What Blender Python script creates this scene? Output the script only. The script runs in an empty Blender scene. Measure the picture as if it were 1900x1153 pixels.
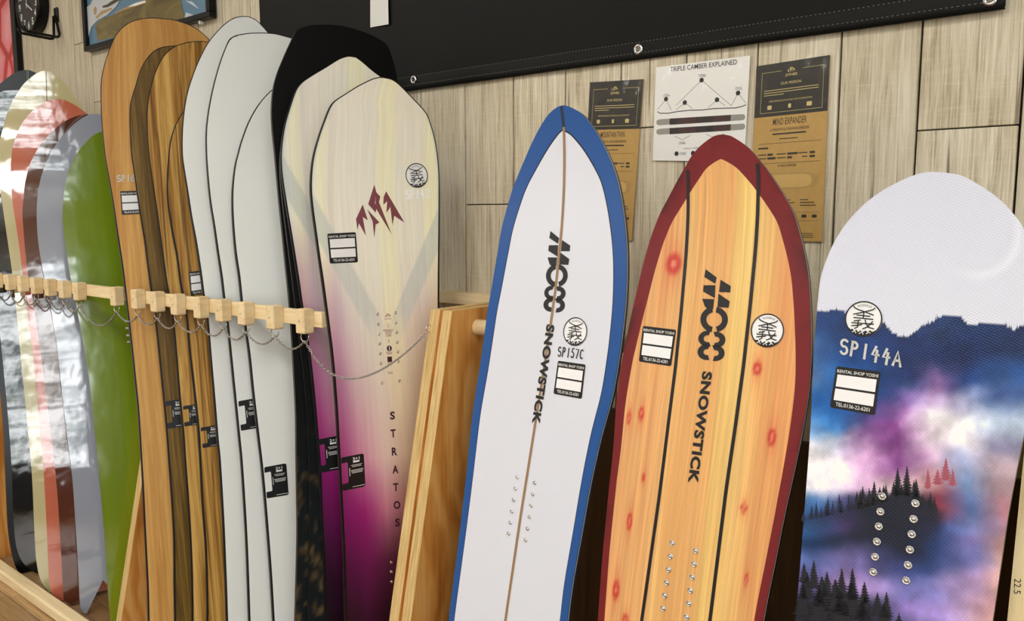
import bpy, bmesh, math, random
import numpy as np
from mathutils import Matrix, Vector
random.seed(7); rng = np.random.RandomState(7)
sc = bpy.context.scene
COL = sc.collection
# ------------------------------------------------------------------ camera
F, CX, CY = 1507.0, 950.0, 576.5            # focal length and centre, in pixels of the 1900x1153 frame
DW, HC = 1.52, 1.335                        # camera: metres from the display wall, metres above the floor
YAW, TILT = math.radians(39.0), math.radians(6.7)
CAM = np.array([0.0, -DW, HC])
_fh = np.array([-math.sin(YAW), math.cos(YAW), 0.0]); CR = np.array([math.cos(YAW), math.sin(YAW), 0.0])
CF = _fh * math.cos(TILT) + np.array([0, 0, -math.sin(TILT)]); CU = np.cross(CR, CF)
cd = bpy.data.cameras.new('camera'); cam = bpy.data.objects.new('camera', cd); COL.objects.link(cam)
cd.sensor_fit = 'HORIZONTAL'; cd.sensor_width = 36.0; cd.lens = F / 1900.0 * 36.0; cd.clip_start = 0.02
cam.matrix_world = Matrix(((CR[0], CU[0], -CF[0], CAM[0]), (CR[1], CU[1], -CF[1], CAM[1]), (CR[2], CU[2], -CF[2], CAM[2]), (0, 0, 0, 1)))
sc.camera = cam
# ------------------------------------------------------------------ world, light levels, exposure
world = bpy.data.worlds.new('world'); sc.world = world; world.use_nodes = True
world.node_tree.nodes['Background'].inputs[0].default_value = (0.80, 0.88, 1.0, 1)
world.node_tree.nodes['Background'].inputs[1].default_value = 1.0
WINDOW_STRENGTH = 6.5      # daylight in the shop-front panes
FILL_STRENGTH = 14.5       # fill light from unseen panels added under the ceiling
sc.view_settings.view_transform = 'Standard'; sc.view_settings.look = 'None'
sc.view_settings.gamma = 1.0; sc.view_settings.use_curve_mapping = False
sc.view_settings.exposure = 0.30
# ------------------------------------------------------------------ geometry helpers
def ray(x, y): return CF + CR * (x - CX) / F - CU * (y - CY) / F
def hit(x, y, ax, val):
    d = ray(x, y); return CAM + d * (val - CAM[ax]) / d[ax]
def proj(p):
    q = np.asarray(p) - CAM; z = q @ CF
    return np.array([CX + F * (q @ CR) / z, CY - F * (q @ CU) / z])
def nrm(v):
    v = np.asarray(v, float); return v / np.linalg.norm(v)
def srgb(r, g, b):
    f = lambda c: (c / 12.92 if c <= 0.04045 else ((c + 0.055) / 1.055) ** 2.4)
    return (f(r / 255.0), f(g / 255.0), f(b / 255.0), 1.0)
def srgba(a):
    a = np.asarray(a, float) / 255.0
    return np.where(a <= 0.04045, a / 12.92, ((np.clip(a, 0, 1) + 0.055) / 1.055) ** 2.4)
class Surf:                                  # a flat working surface: 2-D (u, v) <-> 3-D
    def __init__(s, O, U, V): s.O = np.asarray(O, float); s.U = nrm(U); s.V = nrm(V); s.N = np.cross(s.U, s.V)
    def off(s, v): return 0.0
    def P(s, u, v, o=0.0): return s.O + s.U * u + s.V * v + s.N * (s.off(v) + o)
    def uv(s, px, py):                       # the surface point seen at a photo pixel
        d = ray(px, py); o = 0.0
        for _ in range(25):
            A = np.column_stack((s.U, s.V, -d)); r = np.linalg.solve(A, CAM - s.O - s.N * o); o = s.off(r[1])
        return np.array(r[:2])
class Wall(Surf):
    pass
def parent_to(o, root):
    o.parent = root
def mesh_obj(name, verts, faces, mat, parent=None, uv=None, col=None, attrs=None, smooth=False, base=None, mats=None, fmat=None):
    me = bpy.data.meshes.new(name)
    verts = np.asarray(verts, float)
    if base is None:
        base = np.zeros(3) if parent is None else np.array(parent['base'])
        if parent is None: base = np.array([verts[:, 0].mean(), verts[:, 1].mean(), verts[:, 2].min()])
    me.from_pydata([tuple(v) for v in (verts - base)], [], [tuple(int(i) for i in f) for f in faces]); me.update()
    if uv is not None:
        l = me.uv_layers.new(name='UVMap'); vi = np.empty(len(me.loops), int); me.loops.foreach_get('vertex_index', vi)
        l.data.foreach_set('uv', np.asarray(uv, float)[vi].ravel())
    if col is not None:
        c = me.color_attributes.new('Col', 'FLOAT_COLOR', 'POINT'); cc = np.ones((len(verts), 4)); cc[:, :3] = col
        c.data.foreach_set('color', cc.ravel())
    for k, a in (attrs or {}).items():
        t = me.attributes.new(k, 'FLOAT', 'POINT'); t.data.foreach_set('value', np.asarray(a, float))
    for m in (mats or [mat]): me.materials.append(m)
    if fmat is not None: me.polygons.foreach_set('material_index', np.asarray(fmat, int))
    if smooth: me.polygons.foreach_set('use_smooth', [True] * len(me.polygons))
    o = bpy.data.objects.new(name, me); COL.objects.link(o)
    if parent is not None:
        o.parent = parent; pb = np.array(parent['base']); o.location = base - pb
    else: o.location = base
    o['base'] = [float(x) for x in base]
    return o
def empty(name, base, label, cat, group=None):
    o = bpy.data.objects.new(name, None); COL.objects.link(o); o.location = tuple(base); o.empty_display_size = 0.05
    o['base'] = [float(x) for x in base]; o['label'] = label; o['category'] = cat
    if group: o['group'] = group
    return o
def tag(o, label, cat, group=None):
    o['label'] = label; o['category'] = cat
    if group: o['group'] = group
    return o
def struct(o): o['kind'] = 'structure'; return o
def place_copy(src, parent, M):              # an object sharing src's mesh, at matrix M relative to the world
    o = src.copy(); COL.objects.link(o); o.parent = parent
    b = Matrix.Translation(Vector(parent['base'])); o.matrix_local = b.inverted() @ M; return o
BOXF = [(0, 3, 2, 1), (4, 5, 6, 7), (0, 1, 5, 4), (1, 2, 6, 5), (2, 3, 7, 6), (3, 0, 4, 7)]
def box_vf(x0, x1, y0, y1, z0, z1):
    return np.array([(x0, y0, z0), (x1, y0, z0), (x1, y1, z0), (x0, y1, z0), (x0, y0, z1), (x1, y0, z1), (x1, y1, z1), (x0, y1, z1)], float), BOXF
def bevel_vf(verts, faces, w, seg=1):
    bm = bmesh.new(); vs = [bm.verts.new(v) for v in verts]
    for f in faces: bm.faces.new([vs[i] for i in f])
    bm.normal_update(); bmesh.ops.recalc_face_normals(bm, faces=bm.faces)
    bmesh.ops.bevel(bm, geom=list(bm.edges), offset=w, segments=seg, affect='EDGES', profile=0.5)
    bm.verts.index_update(); v = np.array([x.co[:] for x in bm.verts]); f = [tuple(q.index for q in p.verts) for p in bm.faces]; bm.free(); return v, f
def box(name, b, mat, parent=None, bev=0.0, **k):
    v, f = box_vf(*b)
    if bev: v, f = bevel_vf(v, f, bev)
    return mesh_obj(name, v, f, mat, parent, **k)
def prism_vf(poly, ax, a0, a1):              # polygon in the two other axes, extruded along ax
    n = len(poly); oth = [i for i in range(3) if i != ax]; v = np.zeros((2 * n, 3))
    for j, a in enumerate((a0, a1)):
        for i, p in enumerate(poly): v[j * n + i, oth[0]], v[j * n + i, oth[1]], v[j * n + i, ax] = p[0], p[1], a
    f = [tuple(range(n))[::-1], tuple(range(n, 2 * n))] + [(i, (i + 1) % n, n + (i + 1) % n, n + i) for i in range(n)]
    return v, f
def tube_vf(pts, r, seg=8, closed=False):
    pts = np.asarray(pts, float); n = len(pts); v = []; f = []; prev = None
    rr = np.broadcast_to(np.asarray(r, float), (n,))
    for i in range(n):
        t = pts[(i + 1) % n] - pts[i - 1] if closed else pts[min(i + 1, n - 1)] - pts[max(i - 1, 0)]
        t = nrm(t)
        a = prev if prev is not None else np.array([0.31, 0.22, 0.92])
        a = a - t * (a @ t)
        if np.linalg.norm(a) < 1e-4: a = np.array([1.0, 0, 0]) - t * t[0]
        a = nrm(a); prev = a; b = np.cross(t, a)
        for k in range(seg): th = 2 * math.pi * k / seg; v.append(pts[i] + rr[i] * (a * math.cos(th) + b * math.sin(th)))
    m = n if closed else n - 1
    for i in range(m):
        for k in range(seg): f.append((i * seg + k, i * seg + (k + 1) % seg, ((i + 1) % n) * seg + (k + 1) % seg, ((i + 1) % n) * seg + k))
    if not closed: f.append(tuple(range(seg))[::-1]); f.append(tuple(range((n - 1) * seg, n * seg)))
    return np.array(v), f
def join_vf(parts):
    V = []; Fc = []; n = 0
    for v, f in parts: V.append(np.asarray(v, float)); Fc += [tuple(i + n for i in q) for q in f]; n += len(v)
    return np.vstack(V), Fc
def crom(pts, k=8):                          # Catmull-Rom through 2-D points
    p = np.asarray(pts, float); q = np.vstack((2 * p[0] - p[1], p, 2 * p[-1] - p[-2])); out = []
    for i in range(1, len(q) - 2):
        for j in range(k):
            t = j / k; a, b, c, d = q[i - 1:i + 3]
            out.append(0.5 * (2 * b + (c - a) * t + (2 * a - 5 * b + 4 * c - d) * t * t + (3 * b - a - 3 * c + d) * t ** 3))
    out.append(p[-1]); return np.array(out)
# ------------------------------------------------------------------ materials
class NT:
    def __init__(s, name):
        s.m = bpy.data.materials.new(name); s.m.use_nodes = True; s.t = s.m.node_tree; s.b = s.t.nodes['Principled BSDF']
    def n(s, ty, **k):
        x = s.t.nodes.new(ty)
        for a, b in k.items(): setattr(x, a, b)
        return x
    def put(s, sock, v):
        if v is None: return
        if hasattr(v, 'is_output') or isinstance(v, bpy.types.NodeSocket): s.t.links.new(v, sock)
        else: sock.default_value = v
    def math(s, op, a, b=None, c=None, clamp=False):
        x = s.n('ShaderNodeMath', operation=op, use_clamp=clamp); s.put(x.inputs[0], a); s.put(x.inputs[1], b); s.put(x.inputs[2], c); return x.outputs[0]
    def mix(s, f, a, b, mode='MIX'):
        x = s.n('ShaderNodeMix', data_type='RGBA', blend_type=mode); s.put(x.inputs[0], f); s.put(x.inputs[6], a); s.put(x.inputs[7], b); return x.outputs[2]
    def coord(s, kind='Object'): return s.n('ShaderNodeTexCoord').outputs[kind]
    def mapping(s, vec, scale=(1, 1, 1), loc=(0, 0, 0), rot=(0, 0, 0)):
        x = s.n('ShaderNodeMapping'); s.put(x.inputs[0], vec); s.put(x.inputs[1], loc); s.put(x.inputs[2], rot); x.inputs[3].default_value = scale; return x.outputs[0]
    def noise(s, vec, scale, detail=4.0, rough=0.55, dist=0.0):
        x = s.n('ShaderNodeTexNoise'); s.put(x.inputs['Vector'], vec); x.inputs['Scale'].default_value = scale; x.inputs['Detail'].default_value = detail
        x.inputs['Roughness'].default_value = rough; x.inputs['Distortion'].default_value = dist; return x.outputs['Fac']
    def ramp(s, f, stops):
        x = s.n('ShaderNodeValToRGB'); s.put(x.inputs[0], f); e = x.color_ramp.elements
        while len(e) < len(stops): e.new(0.5)
        for i, (p, c) in enumerate(stops): e[i].position = p; e[i].color = c
        return x.outputs[0]
    def attr(s, name, out='Fac'): x = s.n('ShaderNodeAttribute', attribute_name=name); return x.outputs[out]
    def bump(s, h, strength=0.2, dist=0.01):
        x = s.n('ShaderNodeBump'); x.inputs['Strength'].default_value = strength; x.inputs['Distance'].default_value = dist
        s.put(x.inputs['Height'], h); s.t.links.new(x.outputs[0], s.b.inputs['Normal']); return x
    def set(s, **k):
        al = {'color': 'Base Color', 'rough': 'Roughness', 'metal': 'Metallic', 'spec': 'Specular IOR Level', 'coat': 'Coat Weight', 'coatr': 'Coat Roughness', 'coatior': 'Coat IOR', 'alpha': 'Alpha', 'trans': 'Transmission Weight', 'sheen': 'Sheen Weight'}
        for a, b in k.items(): s.put(s.b.inputs[al[a]], b)
        return s
def plain(name, c, rough=0.5, **k):
    t = NT(name); g = t.noise(t.coord(), 30.0, 2.0)
    col = t.mix(t.math('MULTIPLY', g, 0.10), c, tuple(x * 0.8 for x in c[:3]) + (1,))
    t.set(color=col, rough=rough, **k); return t.m
def emit(name, c, s):
    t = NT(name); e = t.n('ShaderNodeEmission'); e.inputs[0].default_value = c; e.inputs[1].default_value = s
    t.t.links.new(e.outputs[0], t.t.nodes['Material Output'].inputs[0]); return t.m
def wood(name, c1, c2, axis='z', fine=90.0, long=3.0, rough=0.55, spec=0.3, knots=False, rnd=0.12):
    """sawn timber: grain stretched along one axis, a little tone change from piece to piece"""
    t = NT(name); co = t.coord(); sc_ = {'x': (long, fine, fine), 'y': (fine, long, fine), 'z': (fine, fine, long)}[axis]
    inf = t.n('ShaderNodeObjectInfo'); r = inf.outputs['Random']
    off = t.n('ShaderNodeCombineXYZ'); t.put(off.inputs[0], t.math('MULTIPLY', r, 37.0)); t.put(off.inputs[2], t.math('MULTIPLY', r, 53.0))
    mp = t.mapping(co, sc_); v = t.n('ShaderNodeVectorMath', operation='ADD'); t.put(v.inputs[0], mp); t.put(v.inputs[1], off.outputs[0])
    g = t.noise(v.outputs[0], 1.0, 5.0, 0.6, 0.6)
    big = t.noise(v.outputs[0], 0.22, 2.0)
    f = t.math('ADD', t.math('MULTIPLY', g, 0.75), t.math('MULTIPLY', big, 0.35))
    c = t.ramp(f, [(0.32, c2), (0.62, c1)])
    c = t.mix(t.math('MULTIPLY', r, rnd * 2), c, c2)
    t.set(color=c, rough=rough, spec=spec); t.bump(g, 0.15, 0.002); return t.m
M = {}
M['black'] = plain('black_plastic', srgb(12, 12, 14), 0.35)
M['blackedge'] = plain('black_sidewall', srgb(13, 11, 14), 0.45)
M['ink'] = plain('black_ink', srgb(24, 24, 26), 0.5)
M['stickerblack'] = plain('sticker_black', srgb(18, 18, 20), 0.35)
M['stickerwhite'] = plain('sticker_white', srgb(240, 240, 240), 0.4)
M['whiteink'] = plain('white_ink', srgb(235, 235, 230), 0.5)
M['silverink'] = plain('silver_marker', srgb(205, 205, 200), 0.35)
M['steel'] = plain('bright_steel', srgb(205, 205, 205), 0.18, metal=1.0)
M['chain'] = plain('chain_steel', srgb(180, 178, 172), 0.22, metal=1.0)
M['gold'] = plain('gold_print', srgb(205, 185, 120), 0.5)
M['kraftink'] = plain('dark_print', srgb(45, 38, 26), 0.6)
M['pine'] = wood('pine_wood', srgb(240, 220, 176), srgb(216, 188, 138), 'x', 70, 4)
M['pinepeg'] = wood('pine_block_wood', srgb(236, 214, 170), srgb(208, 178, 128), 'y', 60, 14)
M['plyedge'] = wood('plywood_edge', srgb(214, 186, 128), srgb(160, 128, 76), 'z', 130, 5)
# ------------------------------------------------------------------ the room
X0, X1, Y1, ZC = -5.2, 2.3, -5.6, 2.85       # the shop: left end, shop-front end, far wall, ceiling
def plank_material():
    t = NT('whitewashed_wall_plank'); co = t.coord()
    inf = t.n('ShaderNodeObjectInfo'); r = inf.outputs['Random']
    off = t.n('ShaderNodeCombineXYZ'); t.put(off.inputs[0], t.math('MULTIPLY', r, 91.0)); t.put(off.inputs[2], t.math('MULTIPLY', r, 47.0))
    def vec(s, l=(0, 0, 0)):
        v = t.n('ShaderNodeVectorMath', operation='ADD'); t.put(v.inputs[0], t.mapping(co, s, l)); t.put(v.inputs[1], off.outputs[0]); return v.outputs[0]
    fine = t.noise(vec((230, 1, 7)), 1.0, 6.0, 0.68, 0.5)
    mid = t.noise(vec((48, 1, 2.2)), 1.0, 4.0, 0.6, 1.4)
    patch = t.noise(vec((7, 1, 2.5)), 1.0, 3.0, 0.6)
    saw = t.noise(vec((14, 1, 160)), 1.0, 3.0, 0.6)
    f = t.math('ADD', t.math('MULTIPLY', fine, 0.62), t.math('ADD', t.math('MULTIPLY', mid, 0.34), t.math('MULTIPLY', patch, 0.20)))
    c = t.ramp(f, [(0.36, srgb(104, 92, 74)), (0.46, srgb(166, 154, 132)), (0.56, srgb(206, 197, 175)), (0.70, srgb(234, 228, 212))])
    c = t.mix(t.math('MULTIPLY', t.ramp(saw, [(0.5, (0, 0, 0, 1)), (0.72, (1, 1, 1, 1))]), 0.25), c, srgb(236, 228, 206))
    warm = t.mix(patch, srgb(255, 246, 220), srgb(236, 232, 226))
    c = t.mix(0.5, c, warm, 'MULTIPLY')
    crack = t.noise(vec((75, 1, 1.3), (3, 0, 9)), 1.0, 3.0, 0.5, 0.8)
    cm = t.ramp(crack, [(0.30, (1, 1, 1, 1)), (0.36, (0, 0, 0, 1))])
    c = t.mix(t.math('MULTIPLY', cm, 0.75), c, srgb(92, 80, 66))
    vor = t.n('ShaderNodeTexVoronoi'); t.put(vor.inputs['Vector'], vec((9, 1, 2.6))); vor.inputs['Scale'].default_value = 1.0
    kn = t.ramp(vor.outputs['Distance'], [(0.045, (1, 1, 1, 1)), (0.10, (0, 0, 0, 1))])
    c = t.mix(t.math('MULTIPLY', kn, 0.6), c, srgb(78, 68, 60))
    c = t.mix(t.math('MULTIPLY', r, 0.35), c, srgb(176, 166, 142))
    t.set(color=c, rough=0.62, spec=0.25); t.bump(t.math('ADD', fine, t.math('MULTIPLY', cm, -1.0)), 0.35, 0.0015); return t.m
M['plank'] = plank_material()
M['gap'] = plain('dark_joint', srgb(52, 42, 44), 0.9)
wall_back = struct(box('wall_back', (X0, X1, 0.012, 0.13, -0.1, ZC), M['gap']))
GAPS = [-4.115, -3.97, -3.82, -3.665, -3.514, -3.366, -3.20, -3.04, -2.89, -2.735, -2.58, -2.434, -2.28, -2.13, -1.985, -1.84, -1.685, -1.535, -1.381, -1.227, -1.078, -0.934, -0.782, -0.634, -0.481, -0.350, -0.200, -0.05, 0.10, 0.25, 0.40, 0.55, 0.70, 0.85, 1.0]
GAPS = [-5.19, -5.03, -4.88, -4.73, -4.58, -4.42, -4.27] + GAPS + [1.16, 1.31, 1.46, 1.61, 1.77, 1.92, 2.07, 2.29]
JOINTS = {-1.381: [1.361], -0.934: [1.517], -0.350: [1.477], -1.535: [0.9], -3.514: [2.02], -3.366: [1.78], -2.434: [1.2]}
for a, b in zip(GAPS[:-1], GAPS[1:]):
    js = JOINTS.get(a, [random.uniform(0.3, 0.7) if a < -1.0 else random.uniform(1.7, 2.2)]); js = [0.002] + js + [js[-1] + random.uniform(0.9, 1.1)]; js = [j for j in js if j < ZC - 0.2] + [ZC - 0.002]
    for z0, z1 in zip(js[:-1], js[1:]):
        d = random.uniform(0, 0.0012)
        v, f = box_vf(a + 0.0019, b - 0.0019, 0.0 + d, 0.0118, z0 + 0.0012, z1 - 0.0012); v, f = bevel_vf(v, f, 0.0009)
        mesh_obj('plank', v, f, M['plank'], wall_back)
# floor
def floor_material():
    t = NT('oak_floor'); co = t.coord(); r = t.n('ShaderNodeObjectInfo').outputs['Random']
    off = t.n('ShaderNodeCombineXYZ'); t.put(off.inputs[0], t.math('MULTIPLY', r, 31.0)); t.put(off.inputs[1], t.math('MULTIPLY', r, 71.0))
    v = t.n('ShaderNodeVectorMath', operation='ADD'); t.put(v.inputs[0], t.mapping(co, (5, 90, 5))); t.put(v.inputs[1], off.outputs[0])
    g = t.noise(v.outputs[0], 1.0, 5.0, 0.6, 0.8)
    c = t.ramp(g, [(0.3, srgb(142, 108, 68)), (0.65, srgb(204, 168, 120))]); c = t.mix(t.math('MULTIPLY', r, 0.75), c, srgb(112, 82, 50))
    t.set(color=c, rough=0.35, spec=0.4); t.bump(g, 0.08, 0.001); return t.m
M['floor'] = floor_material()
floor = struct(box('floor', (X0, X1, Y1, 0.012, -0.10, -0.008), M['gap']))
fy = -1.42
row = 0
while fy < -0.01:
    x = -5.95 + (row * 0.37) % 0.75
    while x < -1.2:
        L = random.uniform(0.45, 0.8); xa = max(x, X0 + 0.003)
        if x + L < X0 + 0.05: x += L; continue
        v, f = box_vf(xa + 0.0008, x + L - 0.0008, fy + 0.0008, min(fy + 0.0885, -0.002), -0.0078, 0.0); v, f = bevel_vf(v, f, 0.0008)
        mesh_obj('floor_plank', v, f, M['floor'], floor); x += L
    fy += 0.09; row += 1
v, f = box_vf(X0 + 0.005, X1 - 0.005, Y1 + 0.005, -1.4205, -0.0078, 0.0); mesh_obj('floor_boards', v, f, M['floor'], floor)
v, f = box_vf(-1.19 + 0.62, X1 - 0.005, -1.42, -0.002, -0.0078, -0.0002); mesh_obj('floor_boards', v, f, M['floor'], floor)
M['plaster'] = plain('white_plaster', srgb(226, 224, 216), 0.8)
M['dark'] = plain('dark_frame', srgb(40, 40, 42), 0.5)
struct(box('ceiling', (X0, X1, Y1, 0.13, ZC, ZC + 0.1), M['plaster']))
struct(box('wall_left', (X0 - 0.1, X0, Y1, 0.13, -0.1, ZC), M['plaster']))
struct(box('wall_front', (X0, X1, Y1 - 0.1, Y1, -0.1, ZC), plain('beige_plaster', srgb(206, 200, 188), 0.8)))
M['darkwall'] = plain('dark_brown_wall', srgb(74, 62, 50), 0.8)
wr = struct(box('wall_right', (X1, X1 + 0.1, -2.10, 0.13, -0.1, ZC), M['darkwall']))
box('wall_panel', (X1, X1 + 0.1, Y1, -2.10, 2.44, ZC), M['plaster'], wr)
box('wall_panel', (X1, X1 + 0.1, Y1, -2.10, -0.1, 0.44), M['darkwall'], wr)
box('wall_panel', (X1, X1 + 0.1, Y1, -4.98, 0.44, 2.44), M['plaster'], wr)
def pane_material():                         # bright snowy street beyond the shop front
    t = NT('daylight_pane'); co = t.coord('Object')
    n1 = t.noise(t.mapping(co, (1, 1.6, 6.5)), 1.0, 5.0, 0.65, 0.6)
    n2 = t.noise(t.mapping(co, (1, 4, 2.2)), 1.0, 4.0, 0.6, 0.4)
    f = t.math('ADD', t.math('MULTIPLY', n1, 0.65), t.math('MULTIPLY', n2, 0.35))
    c = t.ramp(f, [(0.40, (0.03, 0.05, 0.06, 1)), (0.47, (0.26, 0.29, 0.27, 1)), (0.52, (0.95, 0.98, 1.0, 1)), (0.8, (1.0, 1.0, 1.0, 1))])
    e = t.n('ShaderNodeEmission'); t.put(e.inputs[0], c); e.inputs[1].default_value = WINDOW_STRENGTH
    t.t.links.new(e.outputs[0], t.t.nodes['Material Output'].inputs[0]); return t.m
M['pane'] = pane_material()
for i, (ya, yb) in enumerate(((-3.50, -2.13), (-4.95, -3.56))):
    w = struct(box('window_%d' % (i + 1), (X1 + 0.05, X1 + 0.06, ya, yb, 0.46, 2.42), M['pane']))
    for yy in (ya - 0.03, yb): box('window_frame', (X1 + 0.01, X1 + 0.07, yy, yy + 0.03, 0.44, 2.44), M['dark'], w)
    for zz in (0.44, 1.02, 2.0, 2.41): box('window_frame', (X1 + 0.01, X1 + 0.07, ya, yb, zz, zz + 0.03), M['dark'], w)
M['fill_light'] = emit('fill_diffuser', (1.0, 0.985, 0.955, 1), FILL_STRENGTH)
for lx in (-4.0, -2.4, -0.8, 0.8):  # out-of-view panels added only to fill the shop with light
    for ly in (-1.9, -4.0):
        lo = empty('fill_panel', (lx, ly, ZC), 'added fill light panel at X %.1f' % lx, 'fill_light', 'added fill light panels')
        lo['label'] = 'unseen square white fill light panel added on the shop ceiling'
        box('fill_housing', (lx - 0.32, lx + 0.32, ly - 0.32, ly + 0.32, ZC - 0.03, ZC - 0.001), M['plaster'], lo)
        box('fill_diffuser', (lx - 0.29, lx + 0.29, ly - 0.29, ly + 0.29, ZC - 0.034, ZC - 0.0305), M['fill_light'], lo)
# ------------------------------------------------------------------ snowboards: shape
def fbm(x, y, seed=0, octv=4):               # smooth value noise on arrays
    x = np.asarray(x, float); y = np.asarray(y, float); tot = np.zeros(np.broadcast(x, y).shape); amp = 1.0; s = 0.0
    tab = np.random.RandomState(seed).rand(64, 64)
    for o in range(octv):
        xi = np.floor(x).astype(int); yi = np.floor(y).astype(int); fx = x - xi; fy_ = y - yi
        fx = fx * fx * (3 - 2 * fx); fy_ = fy_ * fy_ * (3 - 2 * fy_)
        a = tab[xi % 64, yi % 64]; b = tab[(xi + 1) % 64, yi % 64]; c = tab[xi % 64, (yi + 1) % 64]; d = tab[(xi + 1) % 64, (yi + 1) % 64]
        tot = tot + amp * ((a * (1 - fx) + b * fx) * (1 - fy_) + (c * (1 - fx) + d * fx) * fy_); s += amp; amp *= 0.5; x = x * 2 + 17.3; y = y * 2 + 5.1
    return tot / s
class BoardSurf(Surf):
    def __init__(s, O, U, V, rock=0.035, rlen=0.26):
        V = nrm(V); U = nrm(np.asarray(U, float) - V * (np.asarray(U, float) @ V)); super().__init__(O, U, V); s.rock = rock; s.rlen = rlen; s.vt = 9.0; s.vb = -9.0
    def off(s, v):
        a = max(0.0, (v - (s.vt - s.rlen)) / s.rlen); b = max(0.0, (s.vb + s.rlen - v) / s.rlen)
        return s.rock * (min(a, 1.2) ** 2 + 0.6 * min(b, 1.2) ** 2)
HDIR = np.array([0.358, 0.933, 0.0])         # across a racked board: from its aisle edge towards the wall
def mono(P):                                 # keep points in rising v
    out = [P[0]]
    for p in P[1:]:
        if p[1] > out[-1][1] + 1e-5: out.append(p)
    return np.array(out)
def make_board(near, far, surf, label, mat, edge_mat, group, width=None, nu=8, nv=150, colfn=None, rimfn=None, thick=0.013, extra=None, tail_r=0.10, base_mat=None, notch=None, both=False):
    """near: photo pixels of one edge, tail to tip; far: pixels of the other edge from the tip down; completed by symmetry where hidden"""
    flat = np.array([surf.uv(*p) for p in near]); surf.vt = flat[:, 1].max()
    N = np.array([surf.uv(*p) for p in near])
    if near[-1][1] < near[0][1] and N[0, 1] > N[-1, 1]: N = N[::-1]
    surf.vt = N[:, 1].max(); N = np.array([surf.uv(*p) for p in near]); surf.vt = N[:, 1].max()
    tip = N[np.argmax(N[:, 1])].copy()
    C = mono(crom(N, 6)); C[-1] = tip if C[-1, 1] <= tip[1] else C[-1]; tip = C[-1].copy(); vt = tip[1]; surf.vt = vt
    if both:
        R = mono(crom(np.array([surf.uv(*p) for p in far])[::-1], 6)); R = np.vstack((R[R[:, 1] < vt - 1e-4], tip))
    vlow = C[0, 1]; ext = vlow > 0.12
    if not ext: C[:, 1] = np.where(C[:, 1] < 0.4, C[:, 1] - (vlow - 0.003) * (0.4 - C[:, 1]) / (0.4 - vlow), C[:, 1]); vlow = C[0, 1]
    if not ext: vb = max(vlow, 0.002)
    else: vb = 0.002
    nvs = np.linspace(0, 1, nv); sv = 0.55 * (1 - np.cos(np.pi * nvs)) / 2 + 0.45 * np.where(nvs < 0.5, nvs, nvs)
    sv[-1] = 1.0
    # extra rows right at the tip
    sv = np.unique(np.concatenate((sv, 1 - 0.02 * np.linspace(0, 1, 12) ** 2))); vs = vb + (vt - vb) * sv
    def side(Q, vv):
        u = np.interp(vv, Q[:, 1], Q[:, 0])
        if ext:
            k = min(len(Q) - 1, 8); sl = (Q[k, 0] - Q[0, 0]) / (Q[k, 1] - Q[0, 1]); lo = vv < Q[0, 1]
            u = np.where(lo, Q[0, 0] + sl * 0.6 * (vv - Q[0, 1]), u)
        return u
    uL = side(C, vs)
    if both: uR = side(R, vs); uc = 0.5 * (uL + uR)
    else:
        vw = vt * 0.52 + vb * 0.48; uw = np.interp(vw, vs, uL) + width / 2
        uc = uw + (tip[0] - uw) * (vs - vw) / (vt - vw); uR = 2 * uc - uL
        if far:
            FR = np.array([surf.uv(*p) for p in far])[::-1]; FR = mono(crom(FR, 6)); d = FR[:, 0] - np.interp(FR[:, 1], vs, uR); v0 = FR[0, 1]
            dl = np.where(vs >= v0, np.interp(vs, FR[:, 1], d), d[0] * np.clip(1 - (v0 - vs) / 0.45, 0, 1)); dl = np.where(vs > FR[-1, 1], np.interp(vs, [FR[-1, 1], vt], [d[-1], 0.0]), dl)
            uR = uR + dl; uc = 0.5 * (uL + uR)
    if ext:                                  # round the hidden tail off
        k = np.clip((vs - vb) / tail_r, 0, 1); w = np.sqrt(np.clip(1 - (1 - k) ** 2.2, 0, 1)); w = np.maximum(w, 0.25); uL = uc + (uL - uc) * w; uR = uc + (uR - uc) * w
    uR = np.maximum(uR, uL + 1e-4); uL[-1] = uR[-1] = tip[0]
    surf.vb = vb if ext else -9
    s = np.linspace(-1, 1, nu + 1); UU = 0.5 * (uL + uR)[:, None] + 0.5 * (uR - uL)[:, None] * s[None, :]; VV = np.repeat(vs[:, None], nu + 1, 1)
    if notch: VV = VV + notch * (1 - np.abs(s))[None, :] * np.clip(1 - (VV - vb) / (notch * 1.6), 0, 1)
    SS = np.repeat(s[None, :], len(vs), 0)
    u = UU.ravel(); v = VV.ravel()
    offs = np.array([surf.off(x) for x in v])
    P3 = surf.O + np.outer(u, surf.U) + np.outer(v, surf.V) + np.outer(offs, surf.N)
    n1 = nu + 1; nr = len(vs)
    fc = [(i * n1 + j, i * n1 + j + 1, (i + 1) * n1 + j + 1, (i + 1) * n1 + j) for i in range(nr - 1) for j in range(nu)]
    ubar = u - np.repeat(0.5 * (uL + uR), n1)
    # outline and distance to it
    ring = [i * n1 for i in range(nr)] + [i * n1 + nu for i in range(nr - 2, -1, -1)] + list(range(nu - 1, 0, -1))
    attrs = {}
    if rimfn is not None:
        o2 = np.column_stack((u, v))[ring]; a = o2; b = np.roll(o2, -1, 0); pts = np.column_stack((u, v)); best = np.full(len(pts), 9.0)
        for p, q in zip(a, b):
            d = q - p; L = d @ d + 1e-12; t = np.clip(((pts - p) @ d) / L, 0, 1); best = np.minimum(best, np.hypot(*(pts - p - t[:, None] * d).T))
        attrs['rim'] = best / rimfn(v)
    if extra: attrs.update(extra(u, v, SS.ravel()))
    col = colfn(u, v, SS.ravel(), ubar) if colfn else None
    foot = surf.P(float(uc[0]), float(vb)); foot[2] = min(foot[2], P3[:, 2].min())
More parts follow.
